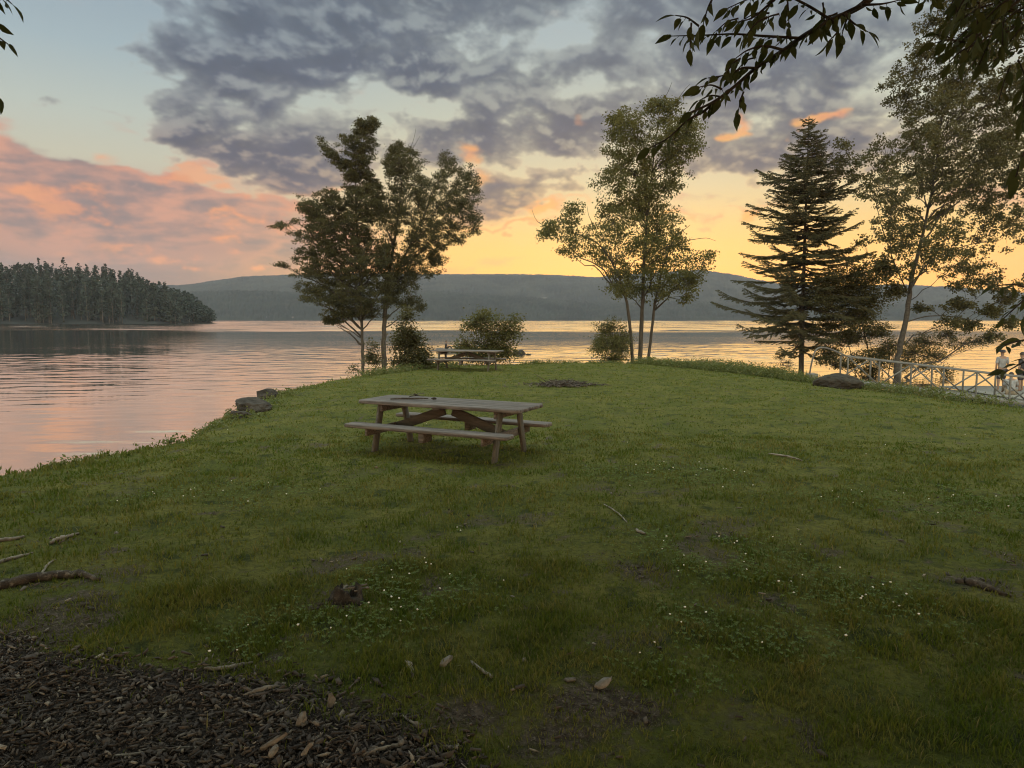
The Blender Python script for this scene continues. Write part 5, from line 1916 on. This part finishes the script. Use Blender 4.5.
x, y = drift(30000, 1.8, 9.0, .5, .46)
n = len(x)
z = hgt(x, y) + .022 + .028 * rs.rand(n)
mb = MB()
for k in range(3):
    a = rs.rand(n) * 1.0 + k * 2.094
    d = np.stack([np.cos(a), np.sin(a), .12 + 0 * a], 1)
    c = np.stack([x, y, z], 1) + d * .008
    leaf_quads(mb, c, d, np.array([0, 0, 1.0]) + rs.randn(n, 3) * .25, .013 + .005 * rs.rand(n), .012)
tag(mb.build('clover_leaves', M['clover_leaf']), 'low clover leaves growing in drifts through the grass', 'clover', kind='stuff')
x, y = drift(2600, 2.2, 13.0, .25, .50)
k = rs.rand(len(x)) < .62
x, y = x[k], y[k]
n = len(x)
z = hgt(x, y) + .040 + .022 * rs.rand(n)
oct_ = np.array([(1, 0, 0), (0, 1, 0), (-1, 0, 0), (0, -1, 0), (0, 0, .9), (0, 0, -.8), (.62, .62, .5), (-.62, .62, .5), (-.62, -.62, .5), (.62, -.62, .5)], float)
from_f = [(4, 6, 7), (4, 7, 8), (4, 8, 9), (4, 9, 6), (0, 1, 6), (1, 7, 6), (1, 2, 7), (2, 8, 7), (2, 3, 8), (3, 9, 8), (3, 0, 9), (0, 6, 9), (5, 1, 0), (5, 2, 1), (5, 3, 2), (5, 0, 3)]
rad = (.0048 + .0034 * rs.rand(n))
V = np.stack([x, y, z], 1)[:, None] + oct_[None] * rad[:, None, None] * (1 + .2 * rs.randn(n, 10, 1))
mb = MB()
mb.batch(V, from_f)
tag(mb.build('clover_flowers', M['clover_white']), 'tiny white clover heads scattered over the grass', 'clover', kind='stuff')

# wood chips
def chips(n, x, y, lo, hi, m, name, label, zr=.02):
    ln = lo + (hi - lo) * rs.rand(n) ** 4.0
    wd = ln * (.08 + .50 * rs.rand(n) ** 1.5)
    tk = .003 + .006 * rs.rand(n)
    a = rs.rand(n) * 6.283
    t_ = np.stack([np.cos(a), np.sin(a), .28 * rs.randn(n)], 1)
    t_ = unit(t_)
    s_ = unit(np.cross(np.array([0, 0, 1.0]) + .45 * rs.randn(n, 3), t_))
    n_ = np.cross(t_, s_)
    c = np.stack([x, y, hgt(x, y) + .004 + zr * rs.rand(n)], 1)
    V = []
    for zz in (-1, 1):
        for (u, v) in ((-1, -.7), (.8, -1), (1, .5), (-.7, 1)):
            j = 1 + .25 * rs.randn(n)
            V.append(c + t_ * (ln * .5 * u * j)[:, None] + s_ * (wd * .5 * v)[:, None] + n_ * (tk * .5 * zz)[:, None])
    mb = MB()
    mb.batch(np.stack(V, 1), [(3, 2, 1, 0), (4, 5, 6, 7), (0, 1, 5, 4), (1, 2, 6, 5), (2, 3, 7, 6), (3, 0, 4, 7)])
    return tag(mb.build(name, M[m]), label, 'wood chips', kind='stuff')


cm = bpy.data.materials.new('wood_chip')
cm.use_nodes = True
t = NT(cm.node_tree)
t.n.clear()
rn = t.new('ShaderNodeNewGeometry').outputs['Random Per Island']
oc = t.new('ShaderNodeTexCoord').outputs['Object']
c = t.ramp(rn, [(0, (.022, .015, .011, 1)), (.45, (.048, .034, .024, 1)), (.75, (.080, .058, .042, 1)), (.92, (.12, .095, .070, 1)), (.98, (.22, .18, .135, 1)), (1, (.28, .235, .18, 1))], 'LINEAR')
c = t.mix(t.mul(t.smooth(t.noise(oc, 60, 3, .6), .45, .7), .5), c, (.03, .024, .02, 1))
b = t.new('ShaderNodeBsdfPrincipled')
t.put(b.inputs['Base Color'], c)
b.inputs['Roughness'].default_value = .85
t.l.new(b.outputs[0], t.new('ShaderNodeOutputMaterial').inputs['Surface'])
M['wood_chip'] = cm

n = 110000
x = rs.uniform(-4.6, .6, n)
y = 1.7 + 3.6 * rs.rand(n) ** 1.2
k = rs.rand(n) < mulch_amt(x, y) ** 1.2
x, y = x[k][:60000], y[k][:60000]
chips(len(x), x, y, .004, .060, 'wood_chip', 'wood_chips', 'dark brown wood chips covering the bed at the lower left', .014)
n = 30000
x, y = sector(n, 1.8, 8.5, .3)
k = (rs.rand(n) < .45 * bare_amt(x, y) ** 2 * (1 - sstep(y, 5, 9)) + .01) & (mulch_amt(x, y) < .5)
x, y = x[k], y[k]
chips(len(x), x, y, .010, .055, 'wood_chip', 'leaf_litter', 'bits of bark and dead leaf scattered on the thin bare patches of lawn', .012)

# rough growth along the edge of the bank
mb, n_w = MB(), 0
cxs, cys, hs = [], [], []
for (pa_, pb_, dn, hh) in [((640, 362), (800, 378), 1500, .26), ((700, 366), (800, 377), 700, .34), ((800, 378), (1000, 402), 500, .22), ((360, 374), (460, 365), 420, .22), ((520, 362), (640, 362), 350, .14), ((150, 444), (300, 384), 120, .12), ((0, 470), (240, 412), 200, .09)]:
    A_, B_ = G(*pa_)[:2], G(*pb_)[:2]
    tt = rs.rand(dn, 1)
    p = A_ + (B_ - A_) * tt + rs.randn(dn, 2) * np.array([.25, .35])
    p[:, 1] += .25
    cxs.append(p[:, 0]); cys.append(p[:, 1]); hs.append(hh * (.4 + .9 * rs.rand(dn)))
x, y, h = map(np.concatenate, (cxs, cys, hs))
k = sdist(x, y) < .9
x, y, h = x[k], y[k], h[k]
z = hgt(x, y)
for i in range(9):
    n = len(x)
    f = .15 + .85 * rs.rand(n)
    c = np.stack([x + rs.randn(n) * .05, y + rs.randn(n) * .05, z + h * f], 1)
    leaf_quads(mb, c, rs.randn(n, 3) + [0, 0, .5], rs.randn(n, 3) + [0, 0, .8], .045 + .035 * rs.rand(n), .024 + .014 * rs.rand(n))
st_ = np.stack([np.stack([x - .004, y, z - .02], 1), np.stack([x + .004, y, z - .02], 1), np.stack([x, y, z + h], 1)], 1)
mb.batch(st_, [(0, 1, 2)])
# dry grass stems arching over the water
for (px, py) in [(752, 371), (757, 371), (762, 372), (716, 367), (722, 368), (768, 373)]:
    g = ground(px, py)
    for _ in range(5):
        hh = .5 + .35 * rs.rand()
        dd = rs.uniform(.15, .45)
        o = g + np.array([rs.randn() * .08, .3 + rs.randn() * .1, 0])
        mb.tube([o, o + [dd * .15, 0, hh * .5], o + [dd * .55, 0, hh * .88], o + [dd, 0, hh]], [.005, .004, .0035, .002], 3, False)
tag(mb.build('weeds', M['weed']), 'rough weeds and tall dry stems along the edge of the bank', 'weeds', kind='stuff')

# ------------------------------------------------------------------ evening haze over the lake
hz = bpy.data.materials.new('haze')
hz.use_nodes = True
t = NT(hz.node_tree)
t.n.clear()
pv = t.new('ShaderNodeVolumePrincipled')
pv.inputs['Color'].default_value = (.84, .85, .96, 1)
pv.inputs['Density'].default_value = HAZE
pv.inputs['Anisotropy'].default_value = .2
t.l.new(pv.outputs[0], t.new('ShaderNodeOutputMaterial').inputs['Volume'])
mb = MB()
mb.box((0, 1450, 118), (6400, 3300, 243))
tag(mb.build('haze', hz), 'thin evening haze over the lake', kind='stuff')
